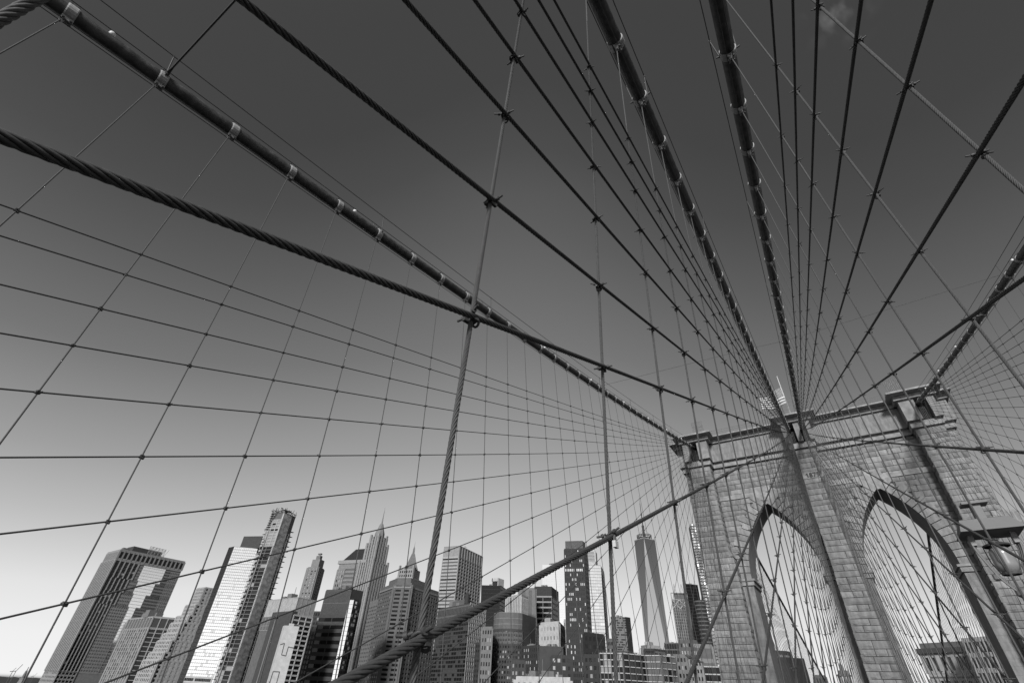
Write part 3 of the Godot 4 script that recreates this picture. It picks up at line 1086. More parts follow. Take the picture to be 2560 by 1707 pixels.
func _ready() -> void:
	rng.seed = 1883
	# ---- camera
	var cam := Camera3D.new()
	cam.name = "camera"
	cam.fov = rad_to_deg(2.0 * atan(853.5 / 1169.85))
	cam.near = 0.05
	cam.far = 20000.0
	cam.transform = Transform3D(Basis.from_euler(Vector3(deg_to_rad(37.4402), deg_to_rad(34.041), deg_to_rad(2.7625))), Vector3.ZERO)
	add_child(cam)
	cam.current = true
	# ---- sky, sun, exposure
	var env := Environment.new()
	env.background_mode = Environment.BG_SKY
	var sky := Sky.new()
	var sm := PanoramaSkyMaterial.new()
	sm.panorama = make_sky()
	sky.sky_material = sm
	env.sky = sky
	env.tonemap_mode = Environment.TONE_MAPPER_LINEAR
	env.tonemap_exposure = 1.0
	env.sdfgi_enabled = true
	env.ssao_enabled = true
	env.ssil_enabled = true
	var we := WorldEnvironment.new()
	we.name = "world_environment"
	we.environment = env
	add_child(we)
	var sun := DirectionalLight3D.new()
	sun.name = "sun"
	sun.light_energy = 1.3
	sun.light_angular_distance = 8.0
	sun.shadow_enabled = true
	var az := deg_to_rad(163.0)
	var el := deg_to_rad(22.0)
	var to_sun := Vector3(sin(az) * cos(el), sin(el), -cos(az) * cos(el))
	add_child(sun)
	sun.look_at_from_position(to_sun * 100.0, Vector3.ZERO)
	make_materials()
	# ---- setting
	var b := MB.new()
	b.span(Vector3(-9000, WATER_Y - 1, -9000), Vector3(9000, WATER_Y, 3000))
	var wm := mat(0.03, 0.12)
	struct("water", b.mesh(wm))
	b = MB.new()
	b.prism(PackedVector2Array([Vector2(-1250, -240), Vector2(-300, -190), Vector2(-60, -75), Vector2(900, -75), Vector2(2500, -400), Vector2(2500, -5000), Vector2(-600, -5000), Vector2(-1500, -1500)]), WATER_Y - 0.5, GROUND_Y)
	struct("ground", b.mesh(M.c8))
	b = MB.new()
	b.span(Vector3(-12.9, -7.2, 60), Vector3(14.0, -6.4, -300))
	struct("roadway", b.mesh(M.deck))
	b = MB.new()
	b.span(Vector3(-1.75, -1.95, 60), Vector3(3.8, -1.65, -300))
	b.span(Vector3(-1.75, -6.4, 60), Vector3(-1.65, -1.65, -300))
	b.span(Vector3(2.25, -6.4, 60), Vector3(2.35, -1.65, -300))
	struct("promenade", b.mesh(M.deck))
	print("setting done")
	build_tower()
	print("tower done")
	build_ropes()
	print("ropes done")
	build_cables()
	build_details()
	print("details done")
	build_city()
	print("city done")

func make_sky() -> ImageTexture:
	var W := 2048
	var H := 1024
	var im := Image.create(W, H, false, Image.FORMAT_RGBF)
	# display brightness measured at the azimuth of the view's centre against elevation in degrees
	var ev := [0.0, 4.0, 8.8, 12.4, 16.6, 23.7, 37.4, 51.0, 62.7, 73.4, 90.0]
	var bv := [0.96, 0.94, 0.89, 0.815, 0.735, 0.625, 0.46, 0.365, 0.298, 0.265, 0.255]
	var f := FastNoiseLite.new()
	f.seed = 7
	f.frequency = 0.035
	f.fractal_octaves = 5
	f.domain_warp_enabled = true
	f.domain_warp_amplitude = 18.0
	f.domain_warp_frequency = 0.03
	var sun_dir := Vector3(sin(deg_to_rad(163.0)) * cos(deg_to_rad(14.0)), sin(deg_to_rad(14.0)), -cos(deg_to_rad(163.0)) * cos(deg_to_rad(14.0)))
	for y in H:
		var e := 90.0 - 180.0 * (y + 0.5) / H
		for x in W:
			var az := wrapf(360.0 * (x + 0.5) / W, -180.0, 180.0)
			var g := 0.1
			if e >= -1.0:
				var da := wrapf(az + 33.0, -180.0, 180.0)
				var k := 1.0 + 0.7 * (1.0 - exp(-pow(da / 45.0, 2.0)))
				k = lerpf(k, 1.3, clampf((e - 55.0) / 35.0, 0, 1))
				var q := minf(maxf(e, 0.0) * k, 90.0)
				var i := 0
				while i < ev.size() - 2 and ev[i + 1] < q: i += 1
				var s: float = lerpf(bv[i], bv[i + 1], (q - ev[i]) / (ev[i + 1] - ev[i]))
				# wisp of cloud high on the right
				var cx := (az - 28.3) * cos(deg_to_rad(e))
				var cy := e - 57.9
				var m := exp(-(cx * cx / 2.6 + cy * cy / 3.2))
				if m > 0.01:
					var nn := f.get_noise_2d(x * 1.7 + y * 0.6, y * 2.6)
					s += 0.17 * m * clampf(nn * 1.8 + 0.12, 0.0, 1.0)
				g = pow((s + 0.055) / 1.055, 2.4)
				var dir := Vector3(sin(deg_to_rad(az)) * cos(deg_to_rad(e)), sin(deg_to_rad(e)), -cos(deg_to_rad(az)) * cos(deg_to_rad(e)))
				var th := rad_to_deg(dir.angle_to(sun_dir))
				g += 0.5 * exp(-pow(th / 40.0, 2.0))
			im.set_pixel(x, y, Color(g, g, g))
	return ImageTexture.create_from_image(im)

func sty(cols: int, rows: int, pier: float, span: float, wall: Material, panes: Array, extra := {}) -> Dictionary:
	var d := { "cols": cols, "rows": rows, "pier": pier, "span": span, "wall": wall, "panes": panes }
	d.merge(extra)
	return d

func between(a: Array, b: Array, t: float) -> Array:
	return [lerpf(a[0], b[0], t), lerpf(a[1], b[1], t)]

# a facade on part of one side of a building that already stands
func panel(t: Node3D, a: Array, b: Array, y0: float, y1: float, st: Dictionary) -> void:
	var m := Vector2(t.position.x, t.position.z)
	facade(t, v2(a) - m, v2(b) - m, y0 - t.position.y, y1 - t.position.y, st)

func square(cx: float, cz: float, half: float, turn := 0.0) -> Array:
	var r := []
	for k in 4:
		var a := turn + TAU * k / 4.0 + PI / 4
		r.append([cx + cos(a) * half * sqrt(2.0), cz + sin(a) * half * sqrt(2.0)])
	return r

func build_city() -> void:
	var GD := [M.glass_dark, 1.0]
	var dark := [[M.glass_dark, 0.68], [M.glass_mid, 0.24], [M.glass_blind, 0.08]]
	var mixed := [[M.glass_dark, 0.5], [M.glass_mid, 0.3], [M.glass_blind, 0.2]]
	var brightw := [[M.glass_mid, 0.25], [M.glass_light, 0.75]]
	var mir := [[M.mirror, 1.0]]
	var t: Node3D
	# --- broad slab at the far left
	var c := [[-1011.3, -335.6], [-959.6, -333.8], [-947.8, -430.0]]
	t = building("office_tower", "broad ribbed office tower at far left with a reflection built as stepped cladding", c, 168.0, M.c25, [])
	panel(t, c[0], c[1], 8.0, 152.0, sty(8, 36, 0.46, 0.03, M.c42, [[M.glass_dark, 0.5], [M.c8, 0.5]], {"deep": 1.6, "span_mat": M.c12}))
	panel(t, c[0], c[1], 152.0, 166.0, sty(11, 1, 0.35, 0.2, M.c42, [[M.c25, 1.0]]))
	panel(t, c[0], c[1], -41.0, 8.0, sty(10, 11, 0.5, 0.5, M.c42, dark))
	panel(t, c[1], c[2], 153.0, 166.0, sty(15, 1, 0.28, 0.3, M.c32, [GD], {"deep": 1.5}))
	var reflection_tiers := [[153.0, 128.0, 0.34, 0.42, 0.76], [128.0, 110.0, 0.3, 0.44, 0.7], [110.0, 92.0, 0.27, 0.46, 0.64], [92.0, 8.0, 0.22, 0.48, 0.58]]  # stepped outline of a mirrored neighbour, built in as changes of cladding
	for q in reflection_tiers:
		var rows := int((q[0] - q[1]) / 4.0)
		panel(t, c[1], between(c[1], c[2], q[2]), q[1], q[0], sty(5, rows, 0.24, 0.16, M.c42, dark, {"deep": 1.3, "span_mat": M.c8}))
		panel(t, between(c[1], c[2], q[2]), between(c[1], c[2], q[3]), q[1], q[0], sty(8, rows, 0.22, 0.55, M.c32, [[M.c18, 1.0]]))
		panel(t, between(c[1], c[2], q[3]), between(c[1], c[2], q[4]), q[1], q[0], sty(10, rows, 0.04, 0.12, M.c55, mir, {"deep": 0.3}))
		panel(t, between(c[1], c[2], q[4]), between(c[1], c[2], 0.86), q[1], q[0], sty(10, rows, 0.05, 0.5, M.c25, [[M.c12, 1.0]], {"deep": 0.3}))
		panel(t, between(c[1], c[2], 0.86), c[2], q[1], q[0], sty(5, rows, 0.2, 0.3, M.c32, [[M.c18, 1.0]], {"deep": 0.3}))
	panel(t, c[1], between(c[1], c[2], 0.22), -41.0, 8.0, sty(5, 11, 0.22, 0.42, M.c32, dark, {"deep": 1.0}))
	lump(t, "roof_house", [[-985, -350], [-962, -350], [-962, -395], [-985, -395]], 168.0, 176.0, M.c12)
	var rg := MB.new()
	for k in 6:
		rg.rod(Vector3(-958, 168, -372 - 5.0 * k), Vector3(-958, 181, -372 - 5.0 * k), 0.3, 4)
		rg.rod(Vector3(-958, 170 + 2.0 * k, -372), Vector3(-958, 170 + 2.0 * k, -397), 0.3, 4)
		rg.rod(Vector3(-958, 168, -372 - 5.0 * k), Vector3(-958, 181, -377 - 5.0 * k), 0.25, 4)
	part("rooftop_frame", rg.mesh(M.c42), t, Transform3D(Basis.IDENTITY, -t.position))
	# --- grid block in front of it
	c = [[-820.1, -333.9], [-750.0, -331.5], [-735.7, -352.1]]
	t = building("office_block", "mid-rise ribbed block with dark windows before the broad left tower", c, 67.1, M.c25, [
		sty(11, 24, 0.42, 0.14, M.c42, [[M.glass_mid, 0.7], [M.glass_blind, 0.3]], {"deep": 1.0, "y1": 54.0}),
		sty(3, 20, 0.14, 0.14, M.c42, [GD], {"deep": 0.8, "y1": 54.0})])
	panel(t, c[0], c[1], 54.0, 66.0, sty(9, 1, 0.2, 0.16, M.c42, [[M.c18, 1.0]], {"deep": 1.0}))
	panel(t, c[1], c[2], 54.0, 66.0, sty(3, 1, 0.14, 0.16, M.c42, [[M.c8, 1.0]], {"deep": 0.8}))
	# --- white stepped tower
	t = thing("stepped_tower", "white stepped ziggurat tower rising beside the bright glass tower", "building", Vector3(-650, GROUND_Y, -330))
	var tops := [92.7, 74.6, 63.1, 55.9, 45.4, 38.2, 27.1, 20.0]
	for k in 8:
		var x0 := -659.0 - minf(k * 4.0, 8.0) - 0.3 * k
		var z0 := -325.0 + 3.0 * k
		var x1 := -641.0 + 0.8 * k
		lump(t, "tier", [[x0, z0], [x1, z0], [x1 + 4, z0 - 30], [x0, z0 - 30]], GROUND_Y, tops[k], M.c55)
		var low: float = tops[k + 1] if k < 7 else -41.0
		var rows := maxi(2, int((tops[k] - low) / 3.6))
		panel(t, [x0, z0], [x1, z0], low, tops[k] - 1.0, sty(9, rows, 0.5, 0.35, M.c55, mixed, {"deep": 0.5}))
		panel(t, [x1, z0], [x1 + 3, z0 - 24], low - 12.0, tops[k] - 1.0, sty(5, rows + 3, 0.45, 0.4, M.c55, dark, {"deep": 0.5}))
	# --- bright glass tower
	c = [[-582.1, -303.8], [-570.4, -303.2], [-551.2, -320.2]]
	t = building("glass_tower", "brilliant white mirror-glass tower beside the concrete construction tower", c, 125.7, M.c8, [
		sty(4, 44, 0.03, 0.18, M.c4, [GD], {"deep": 0.25}),
		sty(13, 42, 0.05, 0.15, M.c32, [[M.mirror, 0.9], [M.glass_light, 0.1]], {"deep": 0.2, "y0": 6.0}), ])
	panel(t, c[1], c[2], -41.0, 6.0, sty(16, 12, 0.05, 0.4, M.c70, dark, {"deep": 0.3}))
	lump(t, "roof_house", [[-571, -310], [-546, -320], [-560, -340], [-585, -330]], 125.7, 138.6, M.c12)
	# --- slender concrete tower under construction
	c = [[-524.9, -307.1], [-508.1, -311.6], [-512.0, -329.2]]
	t = building("construction_tower", "slender bare concrete tower under construction with jagged edge platforms", c, 158.0, M.c18, [
		sty(2, 46, 0.05, 0.12, M.c32, dark, {"deep": 0.6, "y1": 122.0})])
	panel(t, c[0], c[1], 122.0, 150.0, sty(3, 9, 0.2, 0.3, M.c55, [[M.c42, 0.7], [M.glass_dark, 0.3]]))
	lump(t, "shear_wall", [[-507.6, -311.4], [-510.0, -323.5], [-511.5, -323.0], [-509.5, -311.0]], GROUND_Y, 157.0, M.concrete)
	panel(t, between(c[1], c[2], 0.7), c[2], -41.0, 138.0, sty(2, 44, 0.12, 0.2, M.c55, dark, {"deep": 0.7}))
	var pf := MB.new()
	for k in 34:
		var y := 140.0 - 5.2 * k
		if y < -10: break
		pf.box(Vector3(-525.5, y, -307.5), Vector3(4.2, 0.35, 3.0))
		pf.box(Vector3(-512.0, y + 1.5, -330.0), Vector3(3.0, 0.35, 4.0))
	part("edge_platforms", pf.mesh(M.c4), t, Transform3D(Basis.IDENTITY, -t.position), "stuff")
	var ho := MB.new()
	ho.span(Vector3(-520.5, -41, -307.6), Vector3(-519.7, 140, -306.9))
	for k in 30: ho.box(Vector3(-523.0, 128.0 - 5.2 * k, -306.6), Vector3(3.4, 2.2, 0.8))
	part("hoist", ho.mesh(M.c55), t, Transform3D(Basis.IDENTITY, -t.position))
	var fw := MB.new()
	for k in 26:
		var q := k / 25.0
		var p0 := Vector2(-524.9, -307.1).lerp(Vector2(-508.1, -311.6), q) if k % 2 == 0 else Vector2(-508.1, -311.6).lerp(Vector2(-512, -329.2), q)
		fw.rod(Vector3(p0.x, 157, p0.y), Vector3(p0.x + rng.randf_range(-1, 1), 161.0 + rng.randf_range(-1, 3), p0.y), 0.28, 4)
		if k % 3 == 0: fw.box(Vector3(p0.x, 160.0, p0.y), Vector3(4.0, 0.5, 1.2), Basis(Vector3.UP, rng.randf() * 3.0) * Basis(Vector3.RIGHT, 0.3))
	for k in 8:
		var y := 140.0 + 2.4 * k
		var q0 := Vector3(-525.8, y, -306.5)
		fw.rod(q0, q0 + Vector3(7.0, 0.4, -1.9), 0.22, 4)
		fw.rod(q0 + Vector3(1.2 * k, -2.4, -0.3 * k), q0 + Vector3(1.2 * k, 2.4, -0.3 * k), 0.2, 4)
		fw.box(q0 + Vector3(3.0, 0, -0.6), Vector3(5.0 - 0.4 * k, 0.4, 2.2))
	for k in 10: fw.box(Vector3(-519.0 + rng.randf() * 9.0, 159.0 + rng.randf() * 3.0, -309.0 - rng.randf() * 14.0), Vector3(1.5 + rng.randf() * 2.5, 0.4 + rng.randf(), 1.2), Basis(Vector3.UP, rng.randf() * 3.0))
	part("formwork", fw.mesh(M.c12), t, Transform3D(Basis.IDENTITY, -t.position), "stuff")
	# --- grey slab with a pale crown, white windowed corner
	c = [[-470.3, -301.8], [-424.4, -300.5], [-424.2, -320.7]]
	t = building("slab_tower", "grey slab tower with pale metal crown and white-framed window corner", c, 66.9, M.c18, [])
	panel(t, c[0], c[1], 53.0, 66.9, sty(6, 1, 0.02, 0.05, M.c55, [[M.c55, 1.0]], {"deep": 0.3}))
	panel(t, c[1], c[2], 53.0, 66.9, sty(4, 1, 0.02, 0.05, M.c55, [[M.c55, 1.0]], {"deep": 0.3}))
	panel(t, c[0], between(c[0], c[1], 0.3), 42.0, 53.0, sty(3, 3, 0.1, 0.12, M.c42, [[M.c18, 1.0]]))
	lump(t, "blank_shaft", [[-455.0, -299.5], [-424.0, -298.5], [-424.0, -303.0], [-455.0, -303.0]], GROUND_Y, 56.0, M.c12)
	lump(t, "light_rib", [[-448.0, -299.2], [-447.0, -299.2], [-447.0, -299.8], [-448.0, -299.8]], GROUND_Y, 50.0, M.c32)
	panel(t, c[1], c[2], -41.0, 53.0, sty(3, 26, 0.1, 0.34, M.c70, [GD], {"deep": 0.9, "single": true}))
	# --- white panelled building in front
	c = [[-366.5, -253.0], [-361.4, -251.0], [-354.2, -258.4]]
	t = building("panelled_building", "white panelled building with dark puzzle-like joint lines", c, 37.7, M.c70, [])
	var jl := MB.new()
	var aa := Vector2(-361.4, -251.0)
	var bb := Vector2(-354.2, -258.4)
	var nn := Vector3(0.717, 0, 0.697)
	var J := func(u: float, v: float) -> Vector3:
		var q := aa.lerp(bb, u)
		return Vector3(q.x, 37.7 - v, q.y) + nn * 0.12
	for q in [[0.05, 12.0, 0.3, 11.0], [0.3, 11.0, 0.32, 18.0], [0.32, 18.0, 0.62, 18.5], [0.62, 18.5, 0.62, 13.0], [0.62, 13.0, 1.0, 13.5], [0.08, 28.0, 0.5, 28.0], [0.5, 28.0, 0.52, 42.0], [0.52, 42.0, 0.75, 42.0], [0.75, 42.0, 0.76, 36.0], [0.76, 36.0, 1.0, 36.5], [0.05, 40.0, 0.08, 28.0], [0.0, 34.0, 0.07, 34.0], [0.0, 50.0, 0.45, 49.0], [0.45, 49.0, 0.47, 62.0], [0.47, 62.0, 0.9, 62.0], [0.1, 66.0, 0.35, 65.0], [0.35, 65.0, 0.36, 76.0]]:
		var p0: Vector3 = J.call(q[0], q[1])
		var p1: Vector3 = J.call(q[2], q[3])
		jl.rod(p0, p1, 0.28, 4)
	part("joint_lines", jl.mesh(M.c18), t, Transform3D(Basis.IDENTITY, -t.position))
	lump(t, "roof_step", [[-359.6, -252.8], [-357.0, -255.5], [-361.0, -262.0], [-364.0, -259.0]], 37.7, 39.2, M.c70)
	simple("shaded_side_block", "added dark block for the shaded side of the slab tower, between the panelled building and the black banded building", [[-482.0, -360.5], [-470.0, -364.0]], 65.2, M.c12, sty(4, 26, 0.3, 0.4, M.c12, dark, {"deep": 0.3}))  # added block, its dark colour stands for the slab tower's shaded third face
	# --- slim tower with lantern crown
	c = [[-755.8, -537.7], [-733.3, -540.6], [-742.5, -559.0]]
	t = building("lantern_tower", "slim stone tower with small open lantern crown and bright windows", c, 164.0, M.c32, [
		sty(3, 50, 0.55, 0.5, M.c32, brightw, {"deep": 0.8}),
		sty(3, 50, 0.6, 0.5, M.c32, dark, {"deep": 0.8})])
	lump(t, "shoulder", [[-753, -540], [-736, -542], [-742, -556], [-757, -554]], 164.0, 177.0, M.c32)
	lump(t, "lantern", [[-752, -545], [-743, -546], [-745, -552], [-753, -551]], 177.0, 184.0, M.c25)
	lump(t, "lantern_cap", [[-751, -546], [-744, -547], [-746, -551], [-752, -550]], 186.0, 188.0, M.c25)
	# --- dark banded building
	c = [[-458.8, -355.3], [-427.3, -362.0], [-425.7, -376.2]]
	t = building("banded_building", "black banded office building with one bright mirrored corner strip", c, 84.1, M.c8, [
		sty(2, 16, 0.04, 0.5, M.c12, [[M.glass_dark, 1.0]], {"deep": 0.6, "y1": 60.0}),
		sty(6, 26, 0.05, 0.2, M.c8, dark, {"deep": 0.3, "y1": 74.0})])
	panel(t, c[0], c[1], 60.0, 83.0, sty(30, 2, 0.4, 0.05, M.c18, [[M.c8, 1.0]], {"deep": 0.4}))
	lump(t, "mirror_bay", [[-427.0, -361.0], [-422.6, -363.4], [-422.8, -370.5], [-427.0, -370.0]], GROUND_Y, 74.0, M.c8)
	panel(t, [-427.0, -361.0], [-422.6, -363.4], -41.0, 74.0, sty(5, 30, 0.05, 0.1, M.c42, mir, {"deep": 0.15}))
	panel(t, [-422.6, -363.4], [-422.8, -370.5], -41.0, 74.0, sty(3, 30, 0.05, 0.4, M.c4, [[M.glass_dark, 0.8], [M.glass_light, 0.2]], {"deep": 0.15}))
	# --- art deco spire tower
	t = thing("spire_tower", "tall art deco tower tapering to a needle spire", "building", Vector3(-612, GROUND_Y, -550))
	for q in [[20.0, 120.0], [15.0, 160.0], [11.3, 186.0], [8.6, 199.0]]:
		var sq := square(-612, -550, q[0], 0.02)
		lump(t, "shaft", sq, GROUND_Y, q[1], M.c32)
		var lowy: float = {20.0: -41.0, 15.0: 120.0, 11.3: 160.0, 8.6: 186.0}[q[0]]
		var r := int((q[1] - lowy) / 4.2)
		var wq := [[-612 - q[0], -550 + q[0]], [-612 + q[0], -550 + q[0]], [-612 + q[0], -550 - q[0]]]
		panel(t, wq[0], wq[1], lowy, q[1], sty(int(q[0] * 0.42), r, 0.55, 0.2, M.c42, dark, {"deep": 1.4, "span_mat": M.c25}))
		panel(t, wq[1], wq[2], lowy, q[1], sty(int(q[0] * 0.42), r, 0.55, 0.2, M.c42, dark, {"deep": 1.4, "span_mat": M.c25}))
		for k in 4:
			var cr: Array = sq[k]
			lump(t, "corner_pier", square(cr[0], cr[1], 1.5), GROUND_Y, q[1] + 4.0, M.c42)
	var cn := MB.new()
	cn.lathe([[8.0, 199.0], [7.5, 206.0], [5.0, 213.0], [2.6, 221.0], [1.2, 222.0], [0.8, 230.0], [0.15, 248.0], [0.0, 248.5]], 8, Vector3(-612, 0, -550))
	part("crown", cn.mesh(M.c32), t, Transform3D(Basis.IDENTITY, -t.position))
	# --- pavilion-roofed tower
	c = [[-663.6, -526.4], [-617.5, -538.3]]
	t = building("pavilion_tower", "stone tower with steep black pavilion roof beside the spire tower", c, 160.0, M.c32, [], 40.0)
	panel(t, c[0], between(c[0], c[1], 0.26), 100.0, 152.0, sty(3, 8, 0.5, 0.45, M.c32, brightw, {"deep": 0.8}))
	panel(t, between(c[0], c[1], 0.28), between(c[0], c[1], 0.7), 60.0, 154.0, sty(1, 16, 0.05, 0.5, M.c32, [[M.c18, 1.0]], {"deep": 0.8}))
	panel(t, between(c[0], c[1], 0.72), c[1], 100.0, 152.0, sty(3, 8, 0.5, 0.45, M.c32, [GD], {"deep": 0.8}))
	lump(t, "eave", [[-666, -524.5], [-616, -537.5], [-626, -580], [-676, -568]], 160.0, 165.0, M.c42)
	var pr := MB.new()
	var e0 := [Vector3(-661, 165, -529), Vector3(-619, 165, -541), Vector3(-629, 165, -577), Vector3(-671, 165, -565)]
	var e1 := [Vector3(-655, 185, -545), Vector3(-630, 185, -549), Vector3(-634, 185, -562), Vector3(-658, 185, -558)]
	for k in 4:
		var j := (k + 1) % 4
		pr.quad(e0[j], e1[j], e1[k], e0[k])
	pr.quad(e1[0], e1[3], e1[2], e1[1])
	part("roof", pr.mesh(M.c4), t, Transform3D(Basis.IDENTITY, -t.position))
	# --- pyramid-roofed tower with spike
	t = thing("pyramid_tower", "pale tower with pyramid roof and thin spike behind the brown block", "building", Vector3(-699, GROUND_Y, -725))
	lump(t, "shaft", [[-716, -706], [-683, -714], [-689, -745], [-722, -737]], GROUND_Y, 176.0, M.c42)
	panel(t, [-716, -706], [-683, -714], 100.0, 176.0, sty(8, 18, 0.5, 0.3, M.c55, dark, {"deep": 0.8}))
	lump(t, "gallery", [[-713, -709], [-686, -716], [-691, -742], [-718, -735]], 176.0, 192.0, M.c42)
	panel(t, [-713, -709], [-686, -716], 176.0, 190.0, sty(6, 2, 0.5, 0.4, M.c42, [GD], {"deep": 1.2}))
	var py := MB.new()
	py.lathe([[18.0, 192.0], [12.5, 202.0], [4.4, 221.0], [3.0, 222.0], [2.4, 231.0], [0.6, 235.0], [0.15, 245.0], [0.0, 245.2]], 4, Vector3(-701, 0, -726))
	part("roof", py.mesh(M.c25), t, Transform3D(Basis(Vector3.UP, 0.0), -t.position))
	for q in [[-714, -709], [-685, -716]]:
		lump(t, "turret", square(q[0], q[1], 1.6), 176.0, 198.0, M.c42)
	# --- big brown block
	c = [[-506.0, -475.0], [-461.6, -454.5], [-441.8, -463.0], [-447.2, -520.4]]
	t = building("faceted_block", "large faceted brown-grey office block full of small windows, centre of skyline", c, 108.0, M.c18, [
		sty(8, 34, 0.34, 0.6, M.c18, dark, {"deep": 0.6, "y1": 100.0}),
		sty(2, 34, 0.3, 0.5, M.c18, [GD], {"deep": 0.6, "y1": 106.0}),
		sty(11, 34, 0.36, 0.6, M.c18, mixed, {"deep": 0.6, "y1": 100.0})], 50.0)
	lump(t, "parapet_band", [[-506.5, -474.0], [-461.4, -453.5], [-441.0, -462.0], [-446.4, -521.0], [-470.0, -530.0]], 102.0, 104.0, M.c32)
	lump(t, "attic", [[-488.0, -470.0], [-461.6, -458.0], [-446.0, -465.0], [-449.0, -505.0], [-480.0, -510.0]], 108.0, 114.0, M.c18)
	lump(t, "left_wing", [[-534.3, -487.7], [-506.0, -475.0], [-515.0, -510.0], [-540.0, -520.0]], GROUND_Y, 96.0, M.c25)
	panel(t, [-534.3, -487.7], [-506.0, -475.0], -41.0, 90.0, sty(5, 32, 0.25, 0.6, M.c25, [GD], {"deep": 0.6}))
	# --- slab with fine vertical grid
	c = [[-565.8, -658.9], [-536.2, -664.7], [-543.9, -741.2]]
	t = building("gridded_slab", "tall pale slab tower with fine grid of windows behind rope knot", c, 205.8, M.c32, [
		sty(1, 44, 0.03, 0.55, M.c55, [[M.c18, 0.6], [M.glass_dark, 0.4]], {"deep": 1.0, "y1": 188.0}),
		sty(9, 44, 0.2, 0.42, M.c42, [[M.c18, 0.7], [M.glass_dark, 0.3]], {"deep": 1.2, "y1": 188.0})])
	panel(t, c[0], c[1], 188.0, 205.8, sty(3, 1, 0.03, 0.05, M.c42, [[M.c42, 1.0]]))
	panel(t, c[1], c[2], 188.0, 205.8, sty(9, 1, 0.3, 0.05, M.c42, [[M.c32, 1.0]], {"deep": 1.2}))
	var an := MB.new()
	an.rod(Vector3(-545, 205, -690), Vector3(-545, 213, -690), 0.4, 5)
	an.rod(Vector3(-548, 210, -690), Vector3(-542, 210, -692), 0.3, 4)
	part("antenna", an.mesh(M.c18), t, Transform3D(Basis.IDENTITY, -t.position))
	# --- two-tone block before it
	c = [[-370.8, -434.3], [-314.1, -414.4], [-320.1, -449.4]]
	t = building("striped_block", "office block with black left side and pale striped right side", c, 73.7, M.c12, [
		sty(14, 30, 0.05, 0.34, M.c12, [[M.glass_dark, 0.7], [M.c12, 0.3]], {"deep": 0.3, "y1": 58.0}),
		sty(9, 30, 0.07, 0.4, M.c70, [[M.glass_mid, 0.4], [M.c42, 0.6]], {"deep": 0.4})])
	panel(t, c[0], c[1], 58.0, 72.0, sty(24, 2, 0.3, 0.2, M.c18, [[M.c8, 1.0]], {"deep": 0.3}))
	lump(t, "roof_house", [[-352, -432], [-325, -422], [-329, -440], [-354, -448]], 73.7, 79.0, M.c18)
	var tk := MB.new()
	tk.lathe([[2.4, 75.0], [2.4, 83.0], [0.0, 85.5]], 10, Vector3(-326, 0, -424))
	part("water_tank", tk.mesh(M.c8), t, Transform3D(Basis.IDENTITY, -t.position))
	# --- black block with white rooftop frame
	c = [[-414.7, -569.3], [-391.4, -580.4], [-397.8, -602.6]]
	t = building("black_block", "black glass block with a white rooftop frame", c, 121.4, M.c4, [
		sty(8, 36, 0.05, 0.2, M.c4, [GD], {"deep": 0.3}), sty(6, 36, 0.05, 0.2, M.c4, [GD], {"deep": 0.3})])
	lump(t, "roof_house", [[-402, -576], [-394, -580], [-398, -592], [-406, -588]], 121.4, 127.0, M.c4)
	var wf := MB.new()
	wf.span(Vector3(-404, 127.0, -578), Vector3(-394.5, 131.0, -577)); wf.span(Vector3(-395.0, 121.4, -592), Vector3(-394.0, 131.0, -578)); wf.span(Vector3(-404, 121.4, -578), Vector3(-402.8, 131.0, -577))
	part("roof_frame", wf.mesh(M.c70), t, Transform3D(Basis.IDENTITY, -t.position))
	# --- rounded dark tower with lit floors
	t = thing("rounded_tower", "dark rounded-corner tower with two lit floors behind the thick rope", "building", Vector3(-268, GROUND_Y, -415))
	var arc := []
	for k in 9:
		var a := PI * 0.95 - 0.08 * PI - (PI * 0.8) * k / 8.0
		arc.append([-268.0 + 15.5 * cos(a), -415.0 + 13.0 * sin(a)])
	var back := arc.duplicate()
	back.append([-255, -440]); back.append([-281, -440])
	lump(t, "wall", back, GROUND_Y, 62.3, M.c12)
	for k in 8:
		panel(t, arc[k], arc[k + 1], -41.0, 49.0, sty(2, 25, 0.4, 0.5, M.c12, [[M.glass_dark, 0.6], [M.glass_mid, 0.2], [M.glass_blind, 0.2]], {"deep": 0.4, "lit_rows": 0.0}))
		panel(t, arc[k], arc[k + 1], 39.6, 46.8, sty(2, 2, 0.25, 0.5, M.c18, brightw, {"deep": 0.55}))
		panel(t, arc[k], arc[k + 1], 49.0, 62.3, sty(1, 3, 0.0, 0.12, M.c32, [[M.c18, 1.0]], {"deep": 0.3}))
	lump(t, "lower_wing", [[-296, -404], [-280, -402], [-280, -435], [-296, -437]], GROUND_Y, 40.0, M.c8)
	panel(t, [-296, -404], [-280, -402], -41.0, 39.0, sty(6, 22, 0.4, 0.45, M.c8, [[M.glass_dark, 0.8], [M.glass_mid, 0.2]], {"deep": 0.4}))
	# --- white-finned tower
	c = [[-349.0, -532.1], [-325.5, -527.7], [-328.0, -546.2]]
	t = building("finned_tower", "tower with bright white vertical fins, right of the rounded tower", c, 97.0, M.c18, [
		sty(9, 30, 0.5, 0.0, M.c70, [[M.c12, 1.0]], {"deep": 1.2}),
		sty(7, 30, 0.5, 0.0, M.c70, [[M.c12, 1.0]], {"deep": 0.9})])
	lump(t, "cap", [[-349.4, -531.4], [-325.0, -527.0], [-327.6, -546.8], [-351, -551]], 97.0, 99.6, M.c55)
	# --- plain grey slab
	c = [[-358.4, -577.9], [-341.0, -584.1]]
	t = building("plain_slab", "plain grey windowless slab between the finned tower and the black banded tower", c, 115.0, M.c25, [
		sty(2, 1, 0.5, 0.02, M.c25, [[M.c18, 1.0]], {"deep": 0.6})])
